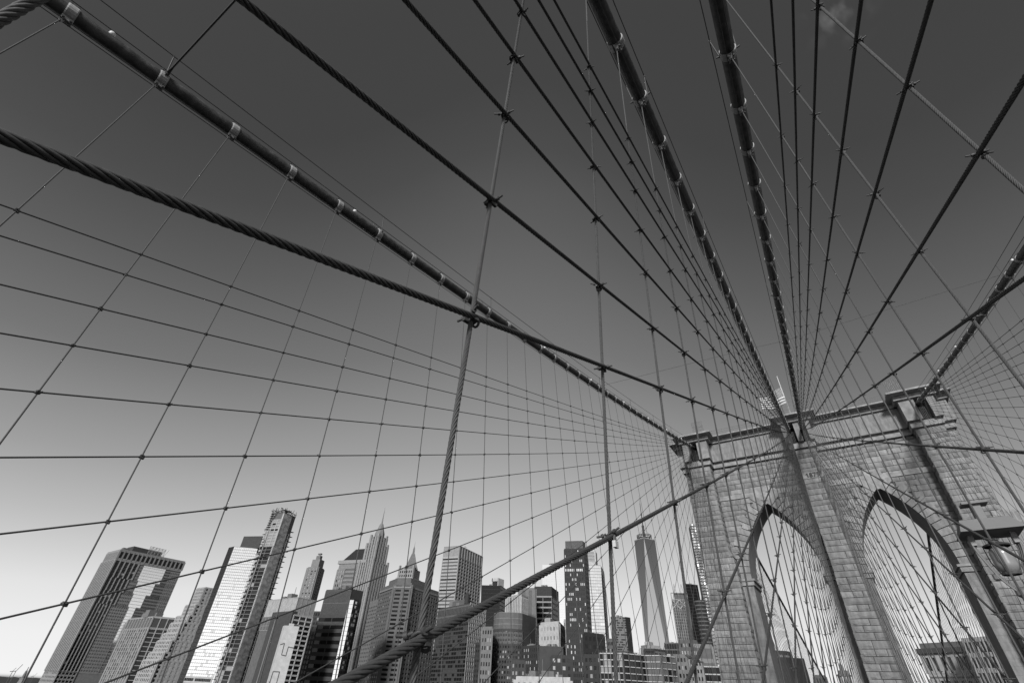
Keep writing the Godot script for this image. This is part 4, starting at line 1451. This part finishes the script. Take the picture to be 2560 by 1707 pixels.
	# --- black banded tower
	c = [[-365.0, -625.2], [-342.3, -633.4], [-352.2, -672.5]]
	t = building("banded_tower", "black tower with pale horizontal floor bands and solid top", c, 126.6, M.c8, [
		sty(2, 24, 0.05, 0.28, M.c42, [GD], {"deep": 0.5, "y1": 114.0}),
		sty(6, 24, 0.2, 0.3, M.c18, [GD], {"deep": 0.5, "y1": 114.0})])
	# --- white mirrored slab behind
	c = [[-490.9, -871.2], [-445.7, -889.6]]
	t = building("mirror_slab", "blank brilliant white glass slab far behind, left of the dark window tower", c, 213.7, M.c55, [
		sty(12, 60, 0.01, 0.03, M.c70, mir, {"deep": 0.1})])
	# --- old white building
	c = [[-244.1, -429.8], [-222.9, -425.1], [-236.0, -462.0]]
	t = building("old_building", "old white building with stepped top and few small windows", c, 55.0, M.c70, [
		sty(6, 14, 0.72, 0.6, M.c70, mixed, {"deep": 0.4}), sty(8, 14, 0.5, 0.5, M.c12, dark, {"deep": 0.4})])
	lump(t, "penthouse", [[-240, -430], [-233, -428], [-236, -440], [-243, -442]], 55.0, 60.0, M.c55)
	lump(t, "left_wing", [[-256, -432], [-244.1, -429.8], [-247, -450], [-259, -452]], GROUND_Y, 37.0, M.c70)
	panel(t, [-256, -432], [-244.1, -429.8], 0.0, 36.0, sty(2, 6, 0.5, 0.55, M.c70, mixed, {"deep": 0.4}))
	# --- dark window tower
	c = [[-205.4, -405.0], [-188.9, -410.6], [-189.4, -419.6]]
	t = building("window_tower", "tall dark tower with rows of glinting square windows and ribbed cap", c, 110.2, M.c8, [
		sty(12, 40, 0.45, 0.45, M.c8, [[M.glass_mid, 0.72], [M.glass_blind, 0.2], [M.glass_light, 0.08]], {"deep": 0.3, "lit_rows": 0.06}),
		sty(4, 40, 0.1, 0.5, M.c12, [GD], {"deep": 0.3})])
	lump(t, "cap", [[-204.8, -406.5], [-190.0, -411.2], [-190.6, -419.0], [-205.6, -414.4]], 110.2, 117.8, M.c18)
	panel(t, [-204.8, -406.5], [-190.0, -411.2], 111.0, 117.6, sty(26, 1, 0.4, 0.02, M.c25, [[M.c12, 1.0]], {"deep": 0.3}))
	# --- pale glass tower right behind it
	c = [[-331.2, -727.4], [-311.2, -737.0], [-323.7, -778.8]]
	t = building("pale_tower", "pale glass tower with white louvred crown right of the dark window tower", c, 171.3, M.c42, [
		sty(7, 50, 0.05, 0.25, M.c55, [[M.glass_light, 0.8], [M.mirror, 0.2]], {"deep": 0.3})])
	panel(t, c[1], between(c[1], c[2], 0.45), -41.0, 160.0, sty(4, 46, 0.1, 0.15, M.c4, [GD], {"deep": 0.3}))
	panel(t, between(c[1], c[2], 0.45), c[2], -41.0, 168.0, sty(4, 46, 0.1, 0.3, M.c42, [[M.c25, 1.0]], {"deep": 0.3}))
	lump(t, "crown", [[-334.1, -731], [-320, -738], [-326, -760], [-340, -754]], 171.3, 195.0, M.c70)
	panel(t, [-334.1, -731], [-320, -738], 178.0, 193.0, sty(1, 7, 0.1, 0.5, M.c70, [[M.c25, 1.0]], {"deep": 0.5}))
	# --- far glass block
	c = [[-416.5, -1017.5], [-389.7, -1028.7], [-384.0, -1040.0]]
	t = building("blue_glass_block", "hazy grey glass block with dark right edge, far behind the ropes", c, 140.3, M.c25, [
		sty(10, 45, 0.04, 0.25, M.c32, [[M.c25, 0.5], [M.glass_mid, 0.5]], {"deep": 0.3}), sty(3, 45, 0.1, 0.3, M.c4, [GD], {"deep": 0.3})])
	# --- the tallest tower: square base turning into a square top at 45 degrees
	t = thing("tapering_skyscraper", "tallest tapering glass skyscraper with chamfered edges and needle mast", "building", Vector3(-452, GROUND_Y, -1388))
	var tp := [Vector2(-470, -1370), Vector2(-435.5, -1352), Vector2(-416, -1388), Vector2(-451, -1406)]
	var mid: Vector2 = (tp[0] + tp[2]) * 0.5
	var bs := []
	for k in 4:
		var q: Vector2 = (tp[k] + tp[(k + 1) % 4]) * 0.5 - mid
		bs.append(mid + q * 2.05)
	for k in 4:
		var T0 := Vector3(tp[k].x, 374.4, tp[k].y)
		var T1 := Vector3(tp[(k + 1) % 4].x, 374.4, tp[(k + 1) % 4].y)
		var B0 := Vector3(bs[k].x, 10.0, bs[k].y)
		var Bp := Vector3(bs[(k + 3) % 4].x, 10.0, bs[(k + 3) % 4].y)
		var m := MB.new()
		m.tri(T0, T1, B0)
		part("down_facet", m.mesh(M.glass_wtc), t, Transform3D(Basis.IDENTITY, -t.position))
		m = MB.new()
		m.tri(T0, B0, Bp)
		part("up_facet", m.mesh(M.glass_wtc), t, Transform3D(Basis.IDENTITY, -t.position))
	var bp := []
	for q in bs: bp.append([q.x, q.y])
	lump(t, "base", bp, GROUND_Y, 10.0, M.c25)
	var tl := []
	for q in tp: tl.append([q.x, q.y])
	lump(t, "roof", tl, 374.0, 376.5, M.c42)
	var mast := MB.new()
	var mc := Vector3(mid.x, 0, mid.y)
	mast.lathe([[3.6, 376.0], [3.2, 410.0], [3.6, 411.0], [3.6, 416.0], [1.6, 417.0], [1.4, 445.0], [2.2, 446.0], [2.2, 450.0], [1.0, 451.0], [0.9, 480.0], [0.4, 481.0], [0.2, 502.0], [0.0, 502.5]], 8, mc)
	part("mast", mast.mesh(M.c12), t, Transform3D(Basis.IDENTITY, -t.position))
	var rr := MB.new()
	for y in [380.0, 384.5, 388.0]:
		var ring := PackedVector3Array()
		for k in 25: ring.append(mc + Vector3(cos(TAU * k / 24.0) * 20.0, y, sin(TAU * k / 24.0) * 20.0))
		rr.tube(ring, 0.9, 5, false)
	for k in 12:
		var a := TAU * k / 12.0
		rr.rod(mc + Vector3(cos(a) * 20, 376, sin(a) * 20), mc + Vector3(cos(a) * 20, 388, sin(a) * 20), 0.6, 4)
		if k % 3 == 0: rr.rod(mc + Vector3(cos(a) * 20, 386, sin(a) * 20), mc + Vector3(0, 408, 0), 0.25, 4)
	part("mast_ring", rr.mesh(M.c8), t, Transform3D(Basis.IDENTITY, -t.position))
	# --- apartment house with pale floor slabs
	c = [[-134.1, -306.7], [-120.3, -307.3], [-112.0, -322.0], [-103.0, -322.0], [-98.0, -333.0]]
	t = building("apartment_house", "apartment house with pale floor slabs and roof garden, below the tallest tower", c, 23.9, M.c12, [
		sty(6, 21, 0.2, 0.16, M.c18, [[M.glass_dark, 0.6], [M.glass_blind, 0.4]], {"deep": 0.8, "span_mat": M.c70}),
		sty(4, 21, 0.15, 0.14, M.c12, [[M.glass_mid, 0.6], [M.glass_dark, 0.4]], {"deep": 0.8, "span_mat": M.c70}),
		sty(3, 21, 0.15, 0.14, M.c18, [[M.c18, 1.0]], {"deep": 0.8, "span_mat": M.c70}),
		sty(3, 21, 0.15, 0.14, M.c18, [[M.c18, 0.6], [M.glass_dark, 0.4]], {"deep": 0.8, "span_mat": M.c70})], 30.0)
	var gp := MB.new()
	for k in 260:
		var s := k % 4
		var q := v2(c[s]).lerp(v2(c[s + 1]), rng.randf()) * rng.randf_range(1.002, 1.02)
		gp.rod(Vector3(q.x, 24, q.y), Vector3(q.x + rng.randf_range(-0.5, 0.5), 24.6 + rng.randf() * 1.6, q.y + rng.randf_range(-0.5, 0.5)), 0.08, 3, 0.02)
	part("roof_garden", gp.mesh(M.c18), t, Transform3D(Basis.IDENTITY, -t.position), "stuff")
	# --- lower blocks, left to right
	simple("lit_block", "low dark block with small bright windows under the finned tower", [[-209.2, -340.9], [-188.9, -331.8]], 30.1, M.c8, sty(9, 20, 0.5, 0.5, M.c8, [[M.glass_dark, 0.5], [M.glass_light, 0.5]], {"deep": 0.3}))
	simple("blank_block", "low plain dark block below the old white building", [[-188.5, -330.0], [-174.0, -337.5]], 30.2, M.c12, sty(8, 10, 0.4, 0.5, M.c8, dark, {"deep": 0.3, "y1": 10.0}))
	t = simple("white_low_block", "low white flat-roofed block along the bottom edge", [[-174.9, -279.9], [-140.8, -280.6]], 11.1, M.c70, sty(9, 5, 0.62, 0.55, M.c70, [GD], {"deep": 0.5, "y0": -15.0, "y1": 9.5, "single": true}))
	lump(t, "roof_house", [[-168, -284], [-163, -284], [-163, -289], [-168, -289]], 11.1, 12.6, M.c55)
	lump(t, "roof_house", [[-155, -284], [-150, -284], [-150, -289], [-155, -289]], 11.1, 12.4, M.c55)
	var ac := MB.new()
	for k in 22: ac.box(Vector3(-165.0 + rng.randf() * 10.0, 12.0 + rng.randf() * 1.6, -297.0 + rng.randf() * 4), Vector3(0.4 + rng.randf() * 1.2, 1.0 + rng.randf(), 0.8))
	part("roof_plant", ac.mesh(M.c55), t, Transform3D(Basis.IDENTITY, -t.position), "stuff")
	simple("narrow_dark_house", "dark low block left of the apartment house", [[-182.0, -388.0], [-171.5, -402.4]], 42.7, M.c4, sty(5, 16, 0.4, 0.5, M.c4, [[M.glass_dark, 0.7], [M.glass_mid, 0.3]], {"deep": 0.3}))
	t = simple("pale_stepped_block", "pale stepped block with roof tank right of the apartment house", [[-205.0, -580.0], [-196.1, -572.0], [-186.0, -585.0]], 50.0, M.c42, sty(4, 14, 0.7, 0.6, M.c42, dark, {"deep": 0.4}))
	lump(t, "roof_house", [[-199, -575], [-193, -574], [-192, -582], [-198, -583]], 50.0, 55.0, M.c55)
	t = simple("black_slit_tower", "narrow black slit tower standing below the tallest skyscraper", [[-138.3, -396.6], [-131.0, -397.0], [-126.0, -408.0]], 33.0, M.c4, sty(1, 1, 0.1, 0.02, M.c8, [GD], {"deep": 0.3}))
	panel(t, [-131.0, -397.0], [-126.0, -408.0], -41.0, 32.0, sty(3, 18, 0.3, 0.4, M.c18, [[M.glass_light, 0.4], [M.c18, 0.6]], {"deep": 0.3}))
	simple("scaffolded_block", "dark scaffolded block under the lattice-topped tower", [[-207.0, -669.3], [-190.0, -670.9]], 62.1, M.c12, sty(6, 16, 0.1, 0.2, M.c18, dark, {"deep": 0.5}))
	simple("small_white_tower", "small white tower with one dark window near bottom centre", [[-136.6, -429.1], [-129.0, -429.0]], 29.7, M.c70, sty(3, 8, 0.7, 0.7, M.c70, mixed, {"deep": 0.3}))
	simple("small_white_house", "small white house with dark windows left of the small white tower", [[-119.3, -361.1], [-110.5, -356.3]], 19.6, M.c70, sty(4, 9, 0.5, 0.5, M.c70, dark, {"deep": 0.3}))
	# --- tower with a lattice crown
	t = simple("lattice_tower", "grey tower with cross-braced lattice crown left of the stone pier", [[-245.4, -865.9], [-225.0, -876.4], [-222.0, -890.0]], 138.0, M.c25, sty(7, 44, 0.4, 0.2, M.c32, [[M.c12, 1.0]], {"deep": 0.5}))
	var la := MB.new()
	for k in 2:
		var p0 := Vector3(-245.4, 0, -865.4).lerp(Vector3(-225, 0, -875.9), k * 0.5)
		var p1 := Vector3(-245.4, 0, -865.4).lerp(Vector3(-225, 0, -875.9), k * 0.5 + 0.5)
		la.rod(p0 + Vector3(0, 127, 0), p1 + Vector3(0, 140, 0), 0.9, 4); la.rod(p0 + Vector3(0, 140, 0), p1 + Vector3(0, 127, 0), 0.9, 4)
		la.rod(p0 + Vector3(0, 140, 0), p1 + Vector3(0, 140, 0), 0.9, 4); la.rod(p0 + Vector3(0, 150, 0), p1 + Vector3(0, 150, 0), 0.7, 4)
		la.rod(p0 + Vector3(0, 138, 0), p0 + Vector3(0, 150, 0), 0.7, 4); la.rod(p1 + Vector3(0, 138, 0), p1 + Vector3(0, 150, 0), 0.7, 4)
		la.rod(p0 + Vector3(5, 150, 0), p0 + Vector3(7, 163, 0), 0.4, 4); la.rod(p0 + Vector3(9, 150, 0), p0 + Vector3(7, 163, 0), 0.4, 4)
	part("lattice_crown", la.mesh(M.c55), t, Transform3D(Basis.IDENTITY, -t.position))
	lump(t, "core", [[-242, -869], [-228, -876], [-226, -888], [-240, -884]], 138.0, 150.0, M.c18)
	t = simple("black_slab_tower", "thin black slab tower between the lattice tower and the rippled tower", [[-196.6, -775.5], [-188.5, -783.0], [-183.0, -790.0]], 144.8, M.c4, sty(4, 44, 0.05, 0.2, M.c4, [GD], {"deep": 0.2}))
	t = thing("round_glass_tower", "dark round glass tower beside the rippled tower", "building", Vector3(-160, GROUND_Y, -686))
	var cy := MB.new()
	cy.lathe([[6.6, GROUND_Y], [6.6, 108.3], [0.0, 108.3]], 18, Vector3(-160, 0, -686))
	part("wall", cy.mesh(M.c4), t, Transform3D(Basis.IDENTITY, -t.position))
	var fl := MB.new()
	for k in 34:
		fl.lathe([[6.7, 106.0 - 4.3 * k], [6.95, 106.0 - 4.3 * k], [6.95, 107.4 - 4.3 * k], [6.7, 107.4 - 4.3 * k]], 18, Vector3(-160, 0, -686))
	part("floor_bands", fl.mesh(M.c18), t, Transform3D(Basis.IDENTITY, -t.position), "stuff")
	# --- rippled steel tower behind the left pier
	t = thing("rippled_tower", "tall bright rippled steel tower peeping out beside the stone pier", "building", Vector3(-158, GROUND_Y, -768))
	lump(t, "wall", [[-170.3, -758.1], [-144.4, -770.1], [-152, -790], [-178, -778]], GROUND_Y, 221.5, M.c25)
	var wv := MB.new()
	var ncol := 14
	for i in ncol:
		for j in 66:
			var q := []
			for e in [[0, 0], [0, 1], [1, 1], [1, 0]]:
				var u: float = (i + e[0]) / float(ncol)
				var y: float = -40.0 + (j + e[1]) * 3.97
				var o: float = 1.6 * sin(u * 21.0 + 1.4 * sin(y * 0.045)) * sin(y * 0.06 + u * 5.0)
				q.append(Vector3(lerpf(-170.3, -144.4, u) + o * 0.42, y, lerpf(-758.1, -770.1, u) + 1.8 + o * 0.9))
			var mid2: Vector3 = (q[0] + q[2]) * 0.5
			var sh := 0.42
			for e in 4: q[e] = Vector3(q[e].x, mid2.y + (q[e].y - mid2.y) * sh * 2.0 * (0.62 if (i + j) % 2 == 0 else 0.95), q[e].z)
			wv.quad(q[0], q[1], q[2], q[3])
	part("steel_skin", wv.mesh(M.rippled), t, Transform3D(Basis.IDENTITY, -t.position), "stuff")
	simple("lit_window_house", "grey house with a grid of bright windows beside the stone pier", [[-140.8, -500.9], [-130.4, -498.7], [-127.0, -506.0]], 47.5, M.c18, sty(4, 16, 0.45, 0.5, M.c18, [[M.glass_light, 0.8], [M.glass_dark, 0.2]], {"deep": 0.3}))
	simple("grey_gabled_house", "plain grey house with angled top beside the stone pier", [[-128.5, -503.9], [-116.0, -512.9]], 44.6, M.c25, sty(1, 8, 0.1, 0.3, M.c32, [[M.c18, 1.0]], {"deep": 0.3}))
	simple("balcony_house", "house with white balcony slabs at the foot of the stone pier", [[-114.7, -466.1], [-101.0, -469.6]], 27.2, M.c8, sty(5, 14, 0.1, 0.16, M.c12, dark, {"deep": 1.0, "span_mat": M.c70}))
	# --- through the left arch
	t = simple("arch_tower_block", "dark tower block with lit windows seen through the left arch", [[-53.6, -405.0], [-44.4, -417.7], [-37.4, -417.5]], 29.1, M.c8, sty(5, 17, 0.16, 0.2, M.c12, [[M.glass_dark, 0.6], [M.glass_light, 0.4]], {"deep": 0.5, "span_mat": M.c32}))
	panel(t, [-44.4, -417.7], [-37.4, -417.5], -41.0, 29.0, sty(4, 17, 0.1, 0.14, M.c12, [[M.c8, 1.0]], {"deep": 0.8, "span_mat": M.c32}))
	lump(t, "roof_house", [[-53.4, -407.0], [-46.2, -414.0], [-44.0, -422.0], [-52.0, -418.0]], 29.1, 33.2, M.c12)
	simple("small_arch_house", "small grey house low in the left arch", [[-40.4, -498.4], [-33.1, -501.3]], 23.4, M.c18, sty(4, 12, 0.4, 0.4, M.c18, dark, {"deep": 0.3}))
	t = thing("cupola", "open stone cupola with wide roof and pointed top low in the left arch", "building", Vector3(-23.8, GROUND_Y, -568))
	var cu := MB.new()
	for k in 8:
		var a := TAU * k / 8.0
		cu.rod(Vector3(-23.8 + cos(a) * 4.2, 8, -568 + sin(a) * 4.2), Vector3(-23.8 + cos(a) * 4.2, 27.4, -568 + sin(a) * 4.2), 0.75, 6)
	part("columns", cu.mesh(M.c32), t, Transform3D(Basis.IDENTITY, -t.position))
	cu = MB.new()
	cu.lathe([[0.0, 27.2], [5.6, 27.2], [5.6, 28.0], [3.9, 28.8], [3.8, 31.2], [1.3, 31.4], [1.2, 35.0], [0.7, 36.2], [0.0, 37.2]], 12, Vector3(-23.8, 0, -568))
	part("roof", cu.mesh(M.c25), t, Transform3D(Basis.IDENTITY, -t.position))
	cu = MB.new()
	cu.lathe([[8.0, GROUND_Y], [8.0, 6.0], [6.0, 8.0], [0.0, 8.0]], 12, Vector3(-23.8, 0, -568))
	part("drum", cu.mesh(M.c32), t, Transform3D(Basis.IDENTITY, -t.position))
	# --- through the right arch
	c = [[19.2, -299.4], [36.5, -290.0]]
	t = building("cornice_building", "old stone building with heavy dark cornice and tall windows in the right arch", c, 24.0, M.c42, [
		sty(7, 1, 0.5, 0.3, M.c55, [[M.glass_dark, 0.8], [M.glass_mid, 0.2]], {"deep": 0.8, "y0": 15.6, "y1": 22.2, "single": true})], 20.0)
	panel(t, c[0], c[1], 2.0, 13.8, sty(8, 4, 0.5, 0.4, M.c55, dark, {"deep": 0.7, "single": true}))
	lump(t, "cornice", [[17.6, -298.0], [37.5, -287.5], [40.0, -312.0], [20.0, -320.0]], 22.6, 24.4, M.c12)
	lump(t, "attic", [[19.6, -299.0], [36.0, -290.0], [38.0, -309.0], [21.0, -316.0]], 24.4, 26.4, M.c18)
	lump(t, "belt", [[18.8, -299.0], [36.8, -289.2], [38.8, -310.0], [20.4, -318.0]], 14.0, 14.9, M.c18)
	simple("net_draped_block", "taller pale block behind the old stone building in the right arch", [[31.5, -268.0], [39.0, -262.0]], 24.5, M.c25, sty(7, 14, 0.3, 0.3, M.c55, dark, {"deep": 0.4}))
	simple("pale_far_tower", "pale plain tower just right of the stone tower", [[96.4, -408.8], [103.3, -410.7]], 104.6, M.c42, sty(3, 24, 0.3, 0.2, M.c42, [[M.c32, 1.0]], {"deep": 0.2}))
	# --- small fill-in houses between the towers
	var fills := [
		["fill_house", "small grey house at the foot of the pale striped block", [[-274.2, -381.7], [-264.6, -383.1]], 47.9, 25],
		["fill_house", "thin pale house just left of the dark window tower", [[-296.6, -578.9], [-289.8, -580.1]], 77.6, 55],
		["fill_house", "small bright-windowed house left of the roof garden", [[-217.1, -516.6], [-209.5, -517.4]], 51.2, 18],
		["fill_house", "small dark house right of the black slit tower", [[-206.2, -625.1], [-197.6, -627.6]], 50.9, 12],
		["fill_house", "low dark house beside the low white block's left end", [[-194.0, -304.5], [-183.9, -304.2]], 19.3, 12],
		["fill_house", "low dark house between the plain dark block and the window tower", [[-178.3, -328.4], [-166.2, -333.8]], 24.0, 8],
		["fill_house", "low dark house just left of the apartment house's floors", [[-153.4, -326.1], [-141.6, -326.3]], 24.0, 8],
		["fill_house", "low grey house with dark windows under the scaffolded block", [[-113.9, -384.0], [-105.1, -384.1]], 28.2, 25],
		["fill_house", "low pale house near the foot of the stone pier", [[-109.5, -405.8], [-100.9, -405.6]], 27.4, 42],
	]
	for q in fills:
		simple(q[0], q[1], q[2], q[3], M["c%d" % q[4]], sty(4, 16, 0.45, 0.5, M["c%d" % q[4]], mixed, {"deep": 0.3}))
	# --- far shore
	var hb := MB.new()
	var f := FastNoiseLite.new()
	f.seed = 3
	f.frequency = 0.09
	var prev := Vector3.ZERO
	for k in 121:
		var a := deg_to_rad(-96.0 + 0.25 * k)
		var y := -6.0 + 7.0 * f.get_noise_1d(k * 3.0) + (3.0 if k % 7 == 0 else 0.0)
		var p := Vector3(sin(a) * 5200.0, y, -cos(a) * 5200.0)
		if k > 0:
			var q0 := Vector3(prev.x * 1.2, prev.y, prev.z * 1.2)
			var q1 := Vector3(p.x * 1.2, p.y, p.z * 1.2)
			hb.quad(Vector3(prev.x, WATER_Y, prev.z), prev, p, Vector3(p.x, WATER_Y, p.z))
			hb.quad(prev, q0, q1, p)
		prev = p
	struct("hills", hb.mesh(M.c12))
	for k in 3:
		var a := deg_to_rad([-73.45, -72.2, -71.4][k])
		var o := Vector3(sin(a) * 5100.0, -20.0, -cos(a) * 5100.0)
		var cr := MB.new()
		var s: float = [1.0, 0.5, 0.45][k]
		for q in [-8.0, 8.0]: cr.rod(Vector3(q, -20, 0) * s, Vector3(q, 48, 0) * s, 1.6 * s, 4)
		cr.rod(Vector3(-22, 44, 0) * s, Vector3(8, 48, 0) * s, 1.8 * s, 4); cr.rod(Vector3(8, 48, 0) * s, Vector3(24, 86, 0) * s, 1.6 * s, 4)
		cr.rod(Vector3(-8, 48, 0) * s, Vector3(0, 66, 0) * s, 1.2 * s, 4)
		solo("harbour_crane", cr.mesh(M.c18), ["tall harbour crane on the far left horizon", "small harbour crane left of the broad tower's foot on the horizon", "faint harbour crane hard against the broad left tower"][k], "crane", "harbour cranes", Transform3D(Basis(Vector3.UP, deg_to_rad(72)), o))
	t = thing("monument", "distant slender monument on a tapering pedestal at the lower left horizon", "monument", Vector3(sin(deg_to_rad(-72.75)) * 3000.0, WATER_Y, -cos(deg_to_rad(-72.75)) * 3000.0))
	var mo := MB.new()
	mo.lathe([[26.0, 0.0], [26.0, 8.0], [12.0, 10.0], [8.5, 34.0], [10.0, 35.0], [10.0, 38.0], [0.0, 38.0]], 4)
	part("pedestal", mo.mesh(M.c32), t)
	mo = MB.new()
	mo.lathe([[6.0, 38.0], [5.0, 52.0], [3.6, 62.0], [1.4, 65.0], [1.3, 74.0], [0.0, 76.0]], 8)
	part("shaft", mo.mesh(M.c25), t)

func simple(called: String, label: String, cor: Array, top: float, wall: Material, st: Dictionary) -> Node3D:
	var styles := [st]
	if cor.size() > 2: styles.append(st)
	return building(called, label, cor, top, wall, styles, 18.0)
